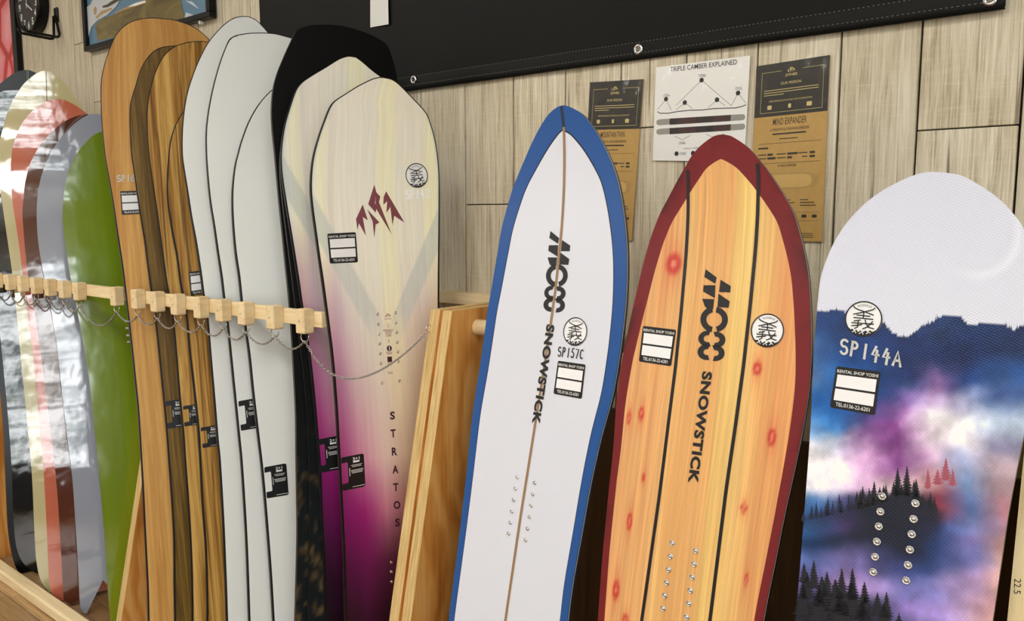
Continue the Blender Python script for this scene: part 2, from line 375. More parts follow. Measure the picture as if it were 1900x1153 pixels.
    root = empty('snowboard', foot, label, 'snowboard', group)
    mesh_obj('deck', P3, fc, mat, root, uv=np.column_stack((ubar, v)), col=col, attrs=attrs, smooth=True)
    top = P3[ring]; bot = top - surf.N * thick; n = len(ring)
    fs = [(i, n + i, n + (i + 1) % n, (i + 1) % n) for i in range(n)]
    mesh_obj('sidewall', np.vstack((top, bot)), fs, edge_mat, root)
    Lb = P3[[i * n1 for i in range(nr)]] - surf.N * thick; Rb = P3[[i * n1 + nu for i in range(nr)]] - surf.N * thick
    if notch:
        Bv = P3 - surf.N * thick; mesh_obj('base', Bv, [q[::-1] for q in fc], base_mat or edge_mat, root)
    else: mesh_obj('base', np.vstack((Lb, Rb)), [(i, i + 1, nr + i + 1, nr + i) for i in range(nr - 1)], base_mat or edge_mat, root)
    surf.root = root; surf.uLR = (vs, uL, uR)
    return surf
def deck_mat(name, c=None, vcol=False, rough=0.3, spec=0.5, coat=0.0, coatr=0.03, grain=None, wob=0.0, rimcol=None, linecol=None, burst=False, sky=None, weave=0.0, stripes=None, coatior=1.5):
    t = NT(name); uv = t.coord('UV')
    col = t.attr('Col', 'Color') if vcol else None
    if col is None and c: col = t.mix(t.math('MULTIPLY', t.noise(uv, 6.0, 2.0), 0.12), c, tuple(x * 0.82 for x in c[:3]) + (1,))
    h = None
    if stripes:                              # veneer: bands along the board plus streaked grain
        b = t.noise(t.mapping(uv, (stripes[2], 0.5, 1), (stripes[3], 0, 0)), 1.0, 2.0, 0.5, 0.3)
        g = t.noise(t.mapping(uv, (stripes[4], stripes[5], 1), (stripes[3], 0, 0)), 1.0, 6.0, 0.65, 0.7)
        f = t.math('ADD', t.math('MULTIPLY', b, stripes[6]), t.math('MULTIPLY', g, 1.0 - stripes[6]))
        col = t.ramp(f, stripes[0]); h = g
        if stripes[1] is not None:
            k = t.noise(t.mapping(uv, (stripes[4] * 0.8, 1.2, 1), (stripes[3] + 4, 2, 0)), 1.0, 3.0, 0.5, 1.2)
            col = t.mix(t.math('MULTIPLY', t.ramp(k, [(0.34, (1, 1, 1, 1)), (0.42, (0, 0, 0, 1))]), 0.75), col, stripes[1])
    if grain:
        g = t.noise(t.mapping(uv, (grain[0], grain[1], 1)), 1.0, 5.0, 0.6, 0.3)
        col = t.mix(1.0, col, t.ramp(g, [(0.25, (1 - grain[2],) * 3 + (1,)), (0.7, (1.0 + grain[2] * 0.3,) * 3 + (1,))]), 'MULTIPLY')
    if rimcol:
        r = t.attr('rim')
        rc = rimcol
        if burst:
            n = t.noise(t.mapping(uv, (9, 6, 1), (3.2, 1.7, 0)), 1.0, 3.0, 0.6)
            e = t.math('MULTIPLY', t.ramp(r, [(0.0, (1, 1, 1, 1)), (0.9, (0, 0, 0, 1))]), t.ramp(n, [(0.5, (0, 0, 0, 1)), (0.66, (1, 1, 1, 1))]))
            st = t.noise(t.mapping(uv, (60, 4, 1)), 1.0, 3.0, 0.6)
            rc = t.mix(t.math('MULTIPLY', e, 0.9), t.mix(t.math('MULTIPLY', st, 0.5), rimcol, tuple(x * 0.55 for x in rimcol[:3]) + (1,)), srgb(18, 10, 12))
        if linecol: col = t.mix(t.math('LESS_THAN', r, 1.07), col, linecol)
        col = t.mix(t.math('LESS_THAN', r, 1.0), col, rc)
    if sky:
        col = t.mix(t.math('GREATER_THAN', t.attr('ridge'), 0.0), col, t.attr('Col', 'Color') if sky == 'v' else sky)
    t.set(color=col, rough=rough, spec=spec, coat=coat, coatr=coatr, coatior=coatior)
    if wob:
        w = t.noise(t.mapping(uv, (7, 5, 1)), 1.0, 3.0, 0.5); t.bump(w, wob, 0.02)
    elif weave:
        w1 = t.n('ShaderNodeTexVoronoi', feature='F1'); t.put(w1.inputs['Vector'], t.mapping(uv, (260, 330, 1), (0, 0, 0), (0, 0, 0.5))); w1.inputs['Scale'].default_value = 1.0; w1.inputs['Randomness'].default_value = 0.12
        t.bump(w1.outputs['Distance'], weave, 0.0015)
    elif h is not None: t.bump(h, 0.04, 0.001)
    return t.m
def racked(px, py, y, lean=-0.14, rock=0.035):
    """surface of a board standing like a book in the rack: its aisle edge passes through the photo pixel at depth y"""
    p = hit(px, py, 1, y); V = nrm((lean, 0.012, 1.0)); O = p - V * (p[2] / V[2]); return BoardSurf(O, HDIR, V, rock)
GL = 'glossy surf-style boards in the left rack'; GW = 'boards in the middle rack'
gl = dict(rough=0.06, spec=0.8, coat=0.9, coatr=0.02, coatior=1.65, wob=0.12)
M['cream'] = deck_mat('cream_gloss', srgb(206, 198, 150), **gl); M['coral'] = deck_mat('coral_gloss', srgb(208, 112, 86), **gl)
M['brown'] = deck_mat('brown_gloss', srgb(92, 48, 34), **gl); M['greyb'] = deck_mat('blue_grey_gloss', srgb(158, 164, 178), **gl)
M['green'] = deck_mat('green_gloss', srgb(116, 142, 22), grain=(22, 0.4, 0.18), rough=0.10, spec=1.0, coat=1.0, coatr=0.03, coatior=1.7, wob=0.06)
M['blackgl'] = deck_mat('black_gloss', srgb(16, 20, 24), **gl); M['blackmt'] = deck_mat('black_satin', srgb(8, 8, 10), rough=0.45, spec=0.3)
M['creamedge'] = plain('cream_edge', srgb(190, 184, 150), 0.4); M['greyedge'] = plain('grey_edge', srgb(150, 152, 160), 0.4)
BR = dict(rimcol=srgb(14, 12, 15)); RF = lambda v: np.interp(v, [0, 1.2, 1.5, 1.9], [0.0046, 0.0042, 0.0022, 0.0018])
M['whiteb'] = deck_mat('white_base', srgb(238, 241, 237), rough=0.38, spec=0.4, **BR)
BAM = [(0.30, srgb(158, 102, 42)), (0.48, srgb(198, 144, 72)), (0.62, srgb(220, 172, 98))]
DRK = [(0.32, srgb(60, 42, 12)), (0.50, srgb(108, 82, 28)), (0.66, srgb(146, 112, 48))]
ZEB = [(0.36, srgb(80, 48, 14)), (0.46, srgb(156, 110, 42)), (0.56, srgb(206, 162, 84)), (0.70, srgb(230, 192, 118))]
M['bamboo'] = deck_mat('bamboo_veneer', stripes=(BAM, None, 26, 1.0, 120, 4, 0.58), rough=0.34, spec=0.3, coat=0.15, coatr=0.15, **BR)
M['walnut'] = deck_mat('walnut_veneer', stripes=(DRK, None, 30, 5.0, 160, 5, 0.35), rough=0.34, spec=0.3, coat=0.15, coatr=0.15, **BR)
M['zebra'] = deck_mat('zebrano_veneer', stripes=(ZEB, srgb(66, 38, 14), 34, 2.0, 90, 2.5, 0.5), rough=0.34, spec=0.3, coat=0.15, coatr=0.15, **BR)
M['zebra2'] = deck_mat('zebrano_veneer_dark', stripes=(ZEB, srgb(60, 34, 12), 40, 8.0, 110, 2.0, 0.5), rough=0.34, spec=0.3, coat=0.15, coatr=0.15, **BR)
B = {}
NY = -0.41                                   # depth of the racked boards' aisle edges at rail height
T = {}
T['cream'] = ([(88.7, 1072), (73.4, 1054), (65.8, 1026), (62.7, 983), (59.7, 892), (53.5, 818), (43, 709), (32.5, 601), (25, 525), (16, 460), (4, 377), (-3, 315), (-2, 280), (0, 259), (4, 244), (13, 211), (26, 183), (43, 157), (63, 139.5), (76, 132.6), (85.6, 130.8)], [(93, 133), (108, 144), (126, 161), (141, 183), (150, 196)])
T['coral'] = ([(108.6, 1106.6), (98, 1097), (92, 1081.5), (89.7, 1060), (86.6, 983.6), (81, 876.5), (75, 806), (66, 709), (60.7, 655), (52, 590), (46.6, 547), (42, 510), (36, 460), (30, 419), (23.6, 377), (20, 328), (20.6, 298), (24, 272), (32.5, 246), (45.5, 222), (65, 202), (89, 187), (108, 183.5)], [(121, 186), (139, 195), (160, 210)])
T['brown'] = ([(134.6, 1121), (120, 1114), (117, 1100), (116, 1075), (111.7, 999), (105.6, 907), (96, 818), (82.4, 710), (77, 666), (69, 612), (62, 568), (53, 516), (46.6, 463), (43, 420), (41.6, 395), (44, 365), (46.6, 339), (54, 309), (65, 285), (78, 265), (93, 248), (112.8, 230.6), (130, 220), (149.6, 213.7), (160, 212)], [])
T['grey'] = ([(160.6, 1141), (153, 1136.6), (148.4, 1121), (145.4, 1060), (140.8, 983.6), (134.6, 892), (125.5, 818), (112.8, 710), (106, 644), (98.7, 601), (92, 557.6), (81, 511), (73, 465), (69.4, 432.6), (68, 396.5), (69, 370), (71.6, 350), (77, 326), (86.7, 300), (97.6, 278), (112.8, 256.6), (130, 237), (149.6, 221), (165, 213), (175.6, 211)], [])
T['green'] = ([(222, 1143), (214, 1141), (205, 1130.5), (200.4, 1112), (196.8, 1060), (192.8, 983.6), (185, 892), (177.5, 818), (166, 710), (159, 666), (151.8, 622.6), (143, 575), (132, 521), (126, 485), (120.7, 450), (116.8, 413), (117, 380), (119, 356), (122.5, 336), (128, 315), (136.6, 295.6), (147.4, 278), (160.5, 263), (173.5, 251), (187.6, 244.7), (200, 242)], [])
T['bamboo'] = ([(274.5, 1152), (273, 1086), (269, 1008), (265.4, 929), (262.7, 876), (256, 768), (251, 716), (243, 638), (237, 585), (230, 524), (223.4, 474), (216.4, 427), (209.5, 377), (202.5, 335.5), (194.5, 288), (189, 234), (187.3, 195), (187, 165), (188, 145.7), (192, 125), (198, 105), (205, 86), (212, 69.4), (223, 54), (237, 43), (251, 36.8), (265, 34), (284, 32.8)], [(295.4, 33.3), (320, 36), (348, 44.4), (369, 55.5), (388, 72.8)])
T['walnut'] = ([(323.7, 1152), (322.6, 1086), (322, 1008), (318, 929), (312.5, 855), (308, 794), (300.5, 716), (294, 651), (287.5, 594), (279, 535), (273, 488), (267.8, 446.5), (261, 405), (254, 357.7), (248, 313), (243.5, 283), (241, 234), (241, 200), (245, 178), (251, 159.5), (259, 133), (267.6, 115), (278.7, 100.6), (291, 91), (306.5, 86), (324.5, 84.6), (332, 84.4)], [])
T['zebra'] = ([(356, 1152), (356, 1113), (353.4, 1021), (348, 929), (342.5, 855), (339.5, 807), (333, 742), (326.5, 664), (320, 594), (309, 530), (302.4, 485), (295.5, 430), (288.6, 380), (281.6, 330), (276, 286), (273, 247), (272.6, 208), (276, 177), (280, 159.5), (287, 136), (296.8, 113.8), (306.5, 100), (320, 88), (334, 82), (348, 78), (364.7, 76.3), (374, 76)], [])
T['zebra2'] = ([(383.6, 1152), (383.6, 1113), (381, 1021), (374.4, 929), (370.5, 855), (367, 794), (360, 729), (351, 651), (346, 594), (338.5, 549), (334, 524), (327.4, 474), (320.5, 438), (315, 405), (310.8, 371.6), (310, 335.5), (312, 302), (314.5, 272), (319, 250), (328, 226), (341, 205.5), (358, 188), (376, 176), (395, 170), (408, 169)], [])
T['white1'] = ([(420, 1152), (417, 1060), (412.5, 955), (406.5, 855), (403, 820), (396.7, 742), (390, 664), (383.7, 588.6), (377, 549), (372, 510), (363.5, 452), (355, 405), (348, 358), (341, 313), (338, 290), (337.4, 260), (339.5, 221), (346, 177), (359, 135), (374.6, 99), (390, 73), (413.6, 47), (432, 34), (446, 30.3), (456, 30)], [(462.4, 30.5), (478, 39), (497.6, 60)])
T['white2'] = ([(461.6, 1152), (457, 1021), (452, 929), (447, 855), (443.6, 820), (435.8, 742), (428, 664), (421.4, 599), (415.5, 557.5), (410.7, 516), (403.8, 468.7), (397, 419), (390, 374), (385.7, 330), (383, 288), (382.5, 247), (386.4, 208), (395.5, 161), (408.5, 114.5), (421.5, 80.6), (426, 72), (432, 68), (439, 65), (452.7, 62.4), (465, 61), (480, 60.6), (490, 60.4)], [(499, 60.6), (512, 62.4), (540.5, 70)])
T['white3'] = ([(506.4, 1152), (501, 1060), (493, 955), (486, 876), (478, 807), (469, 729), (462.4, 664), (454.6, 607), (448, 561), (443, 514), (436.4, 467), (432.5, 420.5), (430.7, 379), (431.7, 345), (436.4, 306), (442, 284), (447, 265), (460, 229), (475.5, 200), (491, 179.5), (506.7, 164.4), (525, 152), (543, 146), (556, 145)], [])
T['black'] = ([(548.5, 1152), (551, 1060), (552.4, 981), (551, 876), (550.5, 846), (549.6, 768), (545.7, 690), (541.8, 620), (536.6, 553), (530, 488), (523.6, 423), (517, 358), (511, 290), (505.5, 234), (504.6, 197.7), (508, 161), (515.8, 132.7), (527.5, 104), (538, 80.6), (548, 61), (558.7, 52), (577, 46.8), (590, 46), (612, 45.6)], [(634, 47.6), (665, 56), (691, 66), (712, 78), (721, 88.5), (728, 109), (734, 130), (738, 153.5)])
T['black2'] = ([(572, 1152), (574, 1060), (575, 950), (574, 880), (572, 800), (566, 720), (557, 640), (548, 566), (535, 460), (527, 395), (521, 340), (519.5, 300), (523, 265), (533, 225), (545, 200), (560, 178), (585, 158), (615, 146), (640, 141)], [])
T['strat2'] = ([(603.6, 1152), (601, 1047), (595.7, 955), (593, 876), (588.6, 820), (583.4, 755), (577, 690), (569, 627.6), (559, 566), (553.5, 527), (545.7, 475), (538, 425.7), (530, 376), (523.6, 332), (521, 296), (522.8, 265), (528.8, 229), (538, 197.7), (548, 169), (558.7, 153.5), (577, 140.5), (603, 125), (626, 110.6), (638, 105.5), (647, 103.5)], [(660, 105), (673, 114.5), (691, 130), (708, 142.6)])
T['strat'] = ([(640.4, 1152), (637.8, 1034), (634, 955), (630, 876), (626.3, 807), (622.4, 742), (616, 664), (608, 599), (603, 561), (597.7, 522), (591, 475), (584.7, 428), (579.5, 389), (576.4, 353), (577.7, 316.4), (582.5, 285), (592.5, 250), (603, 221), (612, 199), (621, 187), (642, 173), (665, 158.7), (688.8, 147), (700, 143.6), (709.6, 142.6)], [(725, 145.7), (738, 153.5), (764, 179.5), (790, 208), (798, 226), (806, 252), (812, 286), (815.5, 327), (816, 384), (815.5, 470), (815, 563.6)])
def stand(key, px, py, y, label, mat, edge, group, width=0.25, lean=-0.14, rock=0.035, **k):
    near, far = T[key]; B[key] = make_board(near, far, racked(px, py, y, lean, rock), label, mat, edge, group, width=width, **k); return B[key]
# ------------------------------------------------------------------ flat print: lettering, stickers, traced marks
_tc = {}
def text2d(s, bold=0.0, space=1.0):
    k = (s, bold, space)
    if k in _tc: return _tc[k]
    cu = bpy.data.curves.new('text', 'FONT'); cu.body = s; cu.size = 1.0; cu.offset = bold; cu.space_character = space; cu.resolution_u = 3; cu.fill_mode = 'FRONT'
    ob = bpy.data.objects.new('text', cu); COL.objects.link(ob); bpy.context.view_layer.update()
    me = bpy.data.meshes.new_from_object(ob.evaluated_get(bpy.context.evaluated_depsgraph_get()))
    v = np.array([x.co[:2] for x in me.vertices]); f = [tuple(p.vertices) for p in me.polygons]
    bpy.data.objects.remove(ob); bpy.data.curves.remove(cu); bpy.data.meshes.remove(me)
    v = v - v.min(0); v = v / np.maximum(v.max(0), 1e-6); _tc[k] = (v, f); return _tc[k]
def decal(surf, name, v2, faces, mat, parent, off=0.0006, **k):      # 2-D surface coordinates -> thin print lying on the surface
    P = np.array([surf.P(a, b, off) for a, b in v2]); return mesh_obj(name, P, faces, mat, parent, **k)
def text_on(surf, name, s, p0, p1, p2, mat, parent, off=0.0006, bold=0.0, space=1.0):
    a, b, c = (surf.uv(*p) for p in (p0, p1, p2)); v, f = text2d(s, bold, space)
    return decal(surf, name, a + v[:, :1] * (b - a) + v[:, 1:] * (c - a), f, mat, parent, off)
def quad_uv(surf, px): return np.array([surf.uv(*p) for p in px])    # TL, TR, BR, BL in the photo -> surface
def q_at(Q, s, t): return (1 - t) * ((1 - s) * Q[0] + s * Q[1]) + t * ((1 - s) * Q[3] + s * Q[2])
def rect_on(surf, name, Q, s0, s1, t0, t1, mat, parent, off, r=0.0):
    pts = []
    if r <= 0: pts = [(s0, t0), (s1, t0), (s1, t1), (s0, t1)]
    else:
        asp = np.linalg.norm(Q[1] - Q[0]) / np.linalg.norm(Q[3] - Q[0]); rs, rt = r, r * asp
        for cx, cy, a0 in ((s1 - rs, t0 + rt, -90), (s1 - rs, t1 - rt, 0), (s0 + rs, t1 - rt, 90), (s0 + rs, t0 + rt, 180)):
            for k in range(5): a = math.radians(a0 + k * 22.5); pts.append((cx + rs * math.cos(a), cy + rt * math.sin(a)))
    return decal(surf, name, [q_at(Q, *p) for p in pts], [tuple(range(len(pts)))[::-1]], mat, parent, off)
def multi_rect(surf, name, Q, rects, mat, parent, off):
    v = []; f = []
    for s0, s1, t0, t1 in rects:
        n = len(v); v += [q_at(Q, s0, t0), q_at(Q, s1, t0), q_at(Q, s1, t1), q_at(Q, s0, t1)]; f.append((n + 3, n + 2, n + 1, n))
    o = decal(surf, name, v, f, mat, parent, off); o['kind'] = 'stuff'; return o
def text_q(surf, name, s, Q, s0, s1, t0, t1, mat, parent, off, bold=0.0, space=1.0):
    v, f = text2d(s, bold, space)
    return decal(surf, name, [q_at(Q, s0 + x * (s1 - s0), t1 + y * (t0 - t1)) for x, y in v], f, mat, parent, off)
def stroke_vf(lines, w):                     # thick 2-D polylines
    V = []; Fc = []
    for L in lines:
        L = np.asarray(L, float); n = len(V)
        for i in range(len(L)):
            t = L[min(i + 1, len(L) - 1)] - L[max(i - 1, 0)]; t = t / (np.linalg.norm(t) + 1e-9); p = np.array([-t[1], t[0]]) * w / 2
            e = t * w * 0.3 * (-1 if i == 0 else (1 if i == len(L) - 1 else 0)); V += [L[i] + p + e, L[i] - p + e]
        Fc += [(n + 2 * i, n + 2 * i + 1, n + 2 * i + 3, n + 2 * i + 2) for i in range(len(L) - 1)]
    return np.array(V), Fc
def arc(cx, cy, rx, ry, a0, a1, n=8): return [(cx + rx * math.cos(math.radians(a0 + (a1 - a0) * i / n)), cy + ry * math.sin(math.radians(a0 + (a1 - a0) * i / n))) for i in range(n + 1)]
GLY = {'S': [arc(0.5, 0.75, 0.42, 0.25, 40, 250) + arc(0.5, 0.27, 0.42, 0.27, 80, -150)], 'P': [[(0.12, 0), (0.2, 1)], [(0.12, 0.98)] + arc(0.4, 0.76, 0.4, 0.23, 80, -90) + [(0.2, 0.52)]],
       '1': [[(0.5, 0), (0.55, 1)]], '4': [[(0.5, 1.0), (0.1, 0.4), (0.9, 0.45)], [(0.66, 0.75), (0.58, -0.05)]], 'A': [[(0.05, 0), (0.5, 1), (0.95, 0.02)], [(0.22, 0.35), (0.8, 0.38)]],
       '5': [[(0.85, 1), (0.3, 1), (0.25, 0.58)] + arc(0.45, 0.32, 0.4, 0.3, 100, -150)], '7': [[(0.1, 0.95), (0.85, 1), (0.4, 0)]], 'C': [arc(0.55, 0.5, 0.45, 0.48, 50, 310)],
       '3': [arc(0.42, 0.76, 0.36, 0.24, 140, -80) + arc(0.42, 0.27, 0.42, 0.27, 80, -150)], '6': [arc(0.5, 0.3, 0.4, 0.3, 90, 450), [(0.7, 1), (0.25, 0.65), (0.1, 0.3)]]}
def handwrite(surf, s, p0, p1, p2, mat, parent, w=0.17, off=0.0012, name='handwritten_number'):
    a, b, c = (surf.uv(*p) for p in (p0, p1, p2)); n = len(s); V = []; Fc = []; sy = np.linalg.norm(c - a); sx = np.linalg.norm(b - a) / n
    for i, ch in enumerate(s):
        L = [[((i + 0.12 + 0.76 * x) * sx, y * sy) for x, y in l] for l in GLY[ch]]; v, f = stroke_vf(L, w * sy)
        m = sum(len(x) for x in V); V.append(v); Fc += [tuple(q + m for q in ff) for ff in f]
    V = np.vstack(V); ex = (b - a) / np.linalg.norm(b - a); ey = (c - a) / sy
    o = decal(surf, name, a + V[:, :1] * ex + V[:, 1:] * ey, Fc, mat, parent, off); o['kind'] = 'stuff'; return o
def circle_sticker(surf, c, r_px):
    c0 = surf.uv(*c); R = np.linalg.norm(surf.uv(*r_px) - c0); th = np.linspace(0, 2 * math.pi, 37)[:-1]; ring = np.column_stack((np.cos(th), np.sin(th)))
    ex = (surf.uv(*r_px) - c0) / R; ey = np.array([-ex[1], ex[0]])
    m = lambda P: c0 + R * (np.asarray(P)[:, :1] * ex + np.asarray(P)[:, 1:] * ey)
    n = 36; v = np.vstack((ring, ring * 0.93)); f = [(i, (i + 1) % n, n + (i + 1) % n, n + i) for i in range(n)]
    st = decal(surf, 'round_sticker', m(ring), [tuple(range(n))], M['stickerwhite'], surf.root, 0.0009); st['label'] = 'round white sticker with a black crossed-boards emblem'
    decal(surf, 'sticker_ring', m(v), f, M['stickerblack'], st, 0.0017)
    cr = lambda L: [((x - 397) / 168.0, (250 - y) / 162.0) for x, y in L]
    S1 = [cr(L) for L in ([(297, 145), (312, 160), (345, 172), (395, 184), (482, 209)], [(488, 145), (472, 160), (440, 173), (390, 190), (304, 217)], [(395, 186), (395, 246)], [(335, 222), (452, 222)], [(310, 247), (482, 247)],
                          [(372, 264), (316, 278)], [(297, 296), (492, 290)], [(354, 272), (354, 330), (328, 346)], [(300, 324), (388, 306)], [(414, 258), (425, 292), (452, 322), (500, 332)], [(482, 268), (440, 322), (402, 342)])]
    v, f = stroke_vf(S1, 0.064); o = decal(surf, 'emblem', m(v), f, M['stickerblack'], st, 0.0017); o['kind'] = 'stuff'
    low = [(-0.72, -0.58), (-0.62, -0.66), (-0.5, -0.62), (-0.42, -0.74), (-0.3, -0.64), (-0.2, -0.78), (-0.06, -0.66), (0.06, -0.76), (0.2, -0.64), (0.3, -0.72), (0.44, -0.6), (0.55, -0.68), (0.72, -0.58)]
    arcp = [(0.94 * math.cos(a), 0.94 * math.sin(a)) for a in np.radians(np.linspace(-38, -142, 14))]
    decal(surf, 'emblem_mountains', m(np.array(low + arcp)), [tuple(range(len(low) + len(arcp)))[::-1]], M['stickerblack'], st, 0.0017)
    zig = [[(-0.5, -0.80), (-0.36, -0.72), (-0.3, -0.84)], [(-0.12, -0.86), (0.0, -0.74), (0.1, -0.86)], [(0.26, -0.82), (0.36, -0.72), (0.46, -0.76)]]
    v, f = stroke_vf(zig, 0.05); o = decal(surf, 'emblem_snow', m(v), f, M['stickerwhite'], st, 0.0023); o['kind'] = 'stuff'
    v, f = text2d('NISEKO', 0.0, 1.3); P = []
    for x, y in v: a = math.radians(90 + (0.5 - x) * 56); rr = 0.70 + 0.12 * y; P.append((rr * math.cos(a), rr * math.sin(a)))
    decal(surf, 'sticker_text', m(P), f, M['stickerblack'], st, 0.0017)
def rental_sticker(surf, TL, TR, BR, BL):
    Q = quad_uv(surf, (TL, TR, BR, BL)); o = 0.0007
    st = rect_on(surf, 'rental_sticker', Q, 0, 1, 0, 1, M['stickerblack'], surf.root, o, 0.05); st['label'] = 'black rental sticker with two blank white boxes'
    rect_on(surf, 'blank_box', Q, 0.06, 0.94, 0.19, 0.48, M['stickerwhite'], st, o + 0.0005); rect_on(surf, 'blank_box', Q, 0.06, 0.94, 0.53, 0.81, M['stickerwhite'], st, o + 0.0005)
    text_q(surf, 'sticker_text', 'RENTAL SHOP YOSHI', Q, 0.04, 0.96, 0.07, 0.145, M['whiteink'], st, o + 0.0005, 0.012)
    text_q(surf, 'sticker_text', 'TEL:0136-22-6201', Q, 0.12, 0.88, 0.855, 0.945, M['whiteink'], st, o + 0.0005, 0.008)
def tag_sticker(surf, TL, TR, BR, BL, smax=1.0):
    """black C-shaped serial sticker: notch at the edge side, '2+1' at the top"""
    Q = quad_uv(surf, (TL, TR, BR, BL)); o = 0.0007
    pts = [(0, 0.03), (0.04, 0), (0.94, 0), (1, 0.04), (1, 0.96), (0.94, 1), (0.04, 1), (0, 0.97), (0, 0.80), (0.25, 0.79), (0.28, 0.76), (0.28, 0.20), (0.25, 0.17), (0, 0.18)]
    st = decal(surf, 'serial_sticker', [q_at(Q, *p) for p in pts], [tuple(range(len(pts)))[::-1]], M['stickerblack'], surf.root, o); st['label'] = 'black C-shaped serial sticker marked 2+1'
    text_q(surf, 'sticker_text', '2+1', Q, 0.50, 0.80, 0.06, 0.15, M['whiteink'], st, o + 0.0005, 0.02)
    multi_rect(surf, 'sticker_text_rows', Q, [(0.51, 0.79, 0.165, 0.22), (0.42, 0.90, 0.285, 0.30), (0.46, 0.86, 0.33, 0.345), (0.40, 0.94, 0.435, 0.45), (0.42, 0.92, 0.475, 0.49), (0.44, 0.90, 0.515, 0.53), (0.44, 0.97, 0.93, 0.945), (0.335, 0.36, 0.36, 0.60)], M['whiteink'], st, o + 0.0005)
def insert_mesh():
    v = [(0, 0, 0.0022)]; f = []; prof = [(0.0012, 0.0020), (0.0022, 0.0012), (0.0029, 0.0), (0.0032, 0.0010), (0.0043, 0.0011), (0.0047, 0.0002)]
    n = 14
    for r, z in prof: v += [(r * math.cos(2 * math.pi * k / n), r * math.sin(2 * math.pi * k / n), z) for k in range(n)]
    f += [(0, 1 + k, 1 + (k + 1) % n) for k in range(n)]
    for j in range(len(prof) - 1):
        for k in range(n): a = 1 + j * n + k; b = 1 + j * n + (k + 1) % n; f.append((a, a + n, b + n, b))
    return v, f
_ins = []
def inserts(surf, pts, r=1.0, mat=None):
    for p in pts:
        u, v = surf.uv(*p); P = surf.P(u, v, 0.0002); mt = Matrix((tuple(surf.U) + (0,), tuple(surf.V) + (0,), tuple(surf.N) + (0,), (0, 0, 0, 1))).transposed(); mt.translation = Vector(P); mt = mt @ Matrix.Scale(r, 4)
        if not _ins:
            vv, ff = insert_mesh(); me = bpy.data.meshes.new('binding_insert'); me.from_pydata(vv, [], ff); me.materials.append(M['steel']); me.polygons.foreach_set('use_smooth', [True] * len(me.polygons)); _ins.append(me)
        o = bpy.data.objects.new('binding_insert', _ins[0]); COL.objects.link(o); o.parent = surf.root; o.matrix_local = Matrix.Translation(Vector(surf.root['base'])).inverted() @ mt
# ------------------------------------------------------------------ the boards of the left rack
ev = M['blackedge']
T['blackA'] = ([(34, 1042), (26, 1030), (19, 1008), (13, 970), (10, 900), (6, 800), (-8, 640), (-30, 480), (-52, 360), (-58, 300), (-50, 240), (-33, 196), (-12, 168), (10, 147), (30, 134), (42, 130.5), (50, 130)], [(58, 131.5), (70, 137), (82, 146)])
T['blackB'] = ([(78, 1072), (66, 1068), (52, 1058), (40, 1044), (31, 1020), (27, 990), (25, 955), (22, 880), (17, 800), (4, 660), (-10, 540), (-30, 400), (-36, 320), (-34, 250), (-24, 205), (-10, 180), (-2, 173), (6, 169), (16, 167.6), (40, 167)], [])
M['blacksat'] = deck_mat('black_satin_deck', srgb(9, 11, 15), rough=0.22, spec=0.3)
S_ = stand('blackA', -20, 560, NY, 'black board with thin green stripes, farthest left in the left rack', M['blacksat'], ev, GL, width=0.25)
decal(S_, 'stripe', [S_.uv(*p) for p in ((49.5, 131), (50.8, 131), (51.5, 170), (49.8, 170))], [(3, 2, 1, 0)], plain('green_stripe', srgb(70, 110, 90), 0.3), S_.root)
decal(S_, 'stripe', [S_.uv(*p) for p in ((51.8, 131.5), (52.6, 131.5), (53.6, 170), (52.6, 170))], [(3, 2, 1, 0)], plain('pale_stripe', srgb(120, 150, 140), 0.3), S_.root)
stand('blackB', -2, 610, NY, 'mirror-glossy black board with a blunt nose, beside the cream board', M['blackgl'], ev, GL, width=0.25)
S_ = stand('cream', 29, 565, NY, 'glossy cream board with a pointed nose and thin centre line', M['cream'], M['creamedge'], GL)
decal(S_, 'centre_line', [S_.uv(*p) for p in ((84.7, 131.6), (86, 131.6), (88, 200), (86.6, 200))], [(3, 2, 1, 0)], plain('brown_line', srgb(110, 70, 40), 0.4), S_.root)
stand('coral', 49, 565, NY, 'glossy coral pink board in front of the cream one', M['coral'], plain('coral_edge', srgb(196, 130, 104), 0.4), GL)
stand('brown', 62, 568, NY, 'glossy dark brown board between the coral and grey ones', M['brown'], ev, GL)
stand('grey', 92, 557, NY + 0.012, 'glossy blue-grey board with a swallow tail', M['greyb'], M['greyedge'], GL, notch=0.10)
S_ = stand('green', 141, 565, NY, 'bright green board, rightmost in the left rack', M['green'], plain('dark_green_edge', srgb(60, 70, 30), 0.4), GL)
inserts(S_, [(x / 4.612, 460 + y / 4.612) for x, y in ((1078, 630), (1086, 690), (1093, 750), (1100, 808))], 1.0)
# ------------------------------------------------------------------ the boards of the middle rack
S_ = stand('bamboo', 235, 572, -0.435, 'tall bamboo-veneer board with a broad round nose and rental sticker', M['bamboo'], ev, GW, rimfn=RF)
rental_sticker(S_, (222.8, 355), (258, 354), (262, 397), (226, 399))
handwrite(S_, 'SP16', (216.5, 337.5), (251, 336.5), (216, 326), M['silverink'], S_.root, 0.2)
S_ = stand('walnut', 284, 572, NY, 'dark walnut-veneer board with a serial sticker low down', M['walnut'], ev, GW, rimfn=RF)
tag_sticker(S_, (307, 745), (342, 740), (346, 791), (311, 796))
S_ = stand('zebra', 316, 572, NY, 'striped light zebrano board with a peeling serial sticker', M['zebra'], ev, GW, rimfn=RF)
tag_sticker(S_, (339.5, 754), (374, 749), (377, 787), (342, 792))
S_ = stand('zebra2', 342, 572, NY, 'shorter striped zebrano board beside the tall white one', M['zebra2'], ev, GW, rimfn=RF)
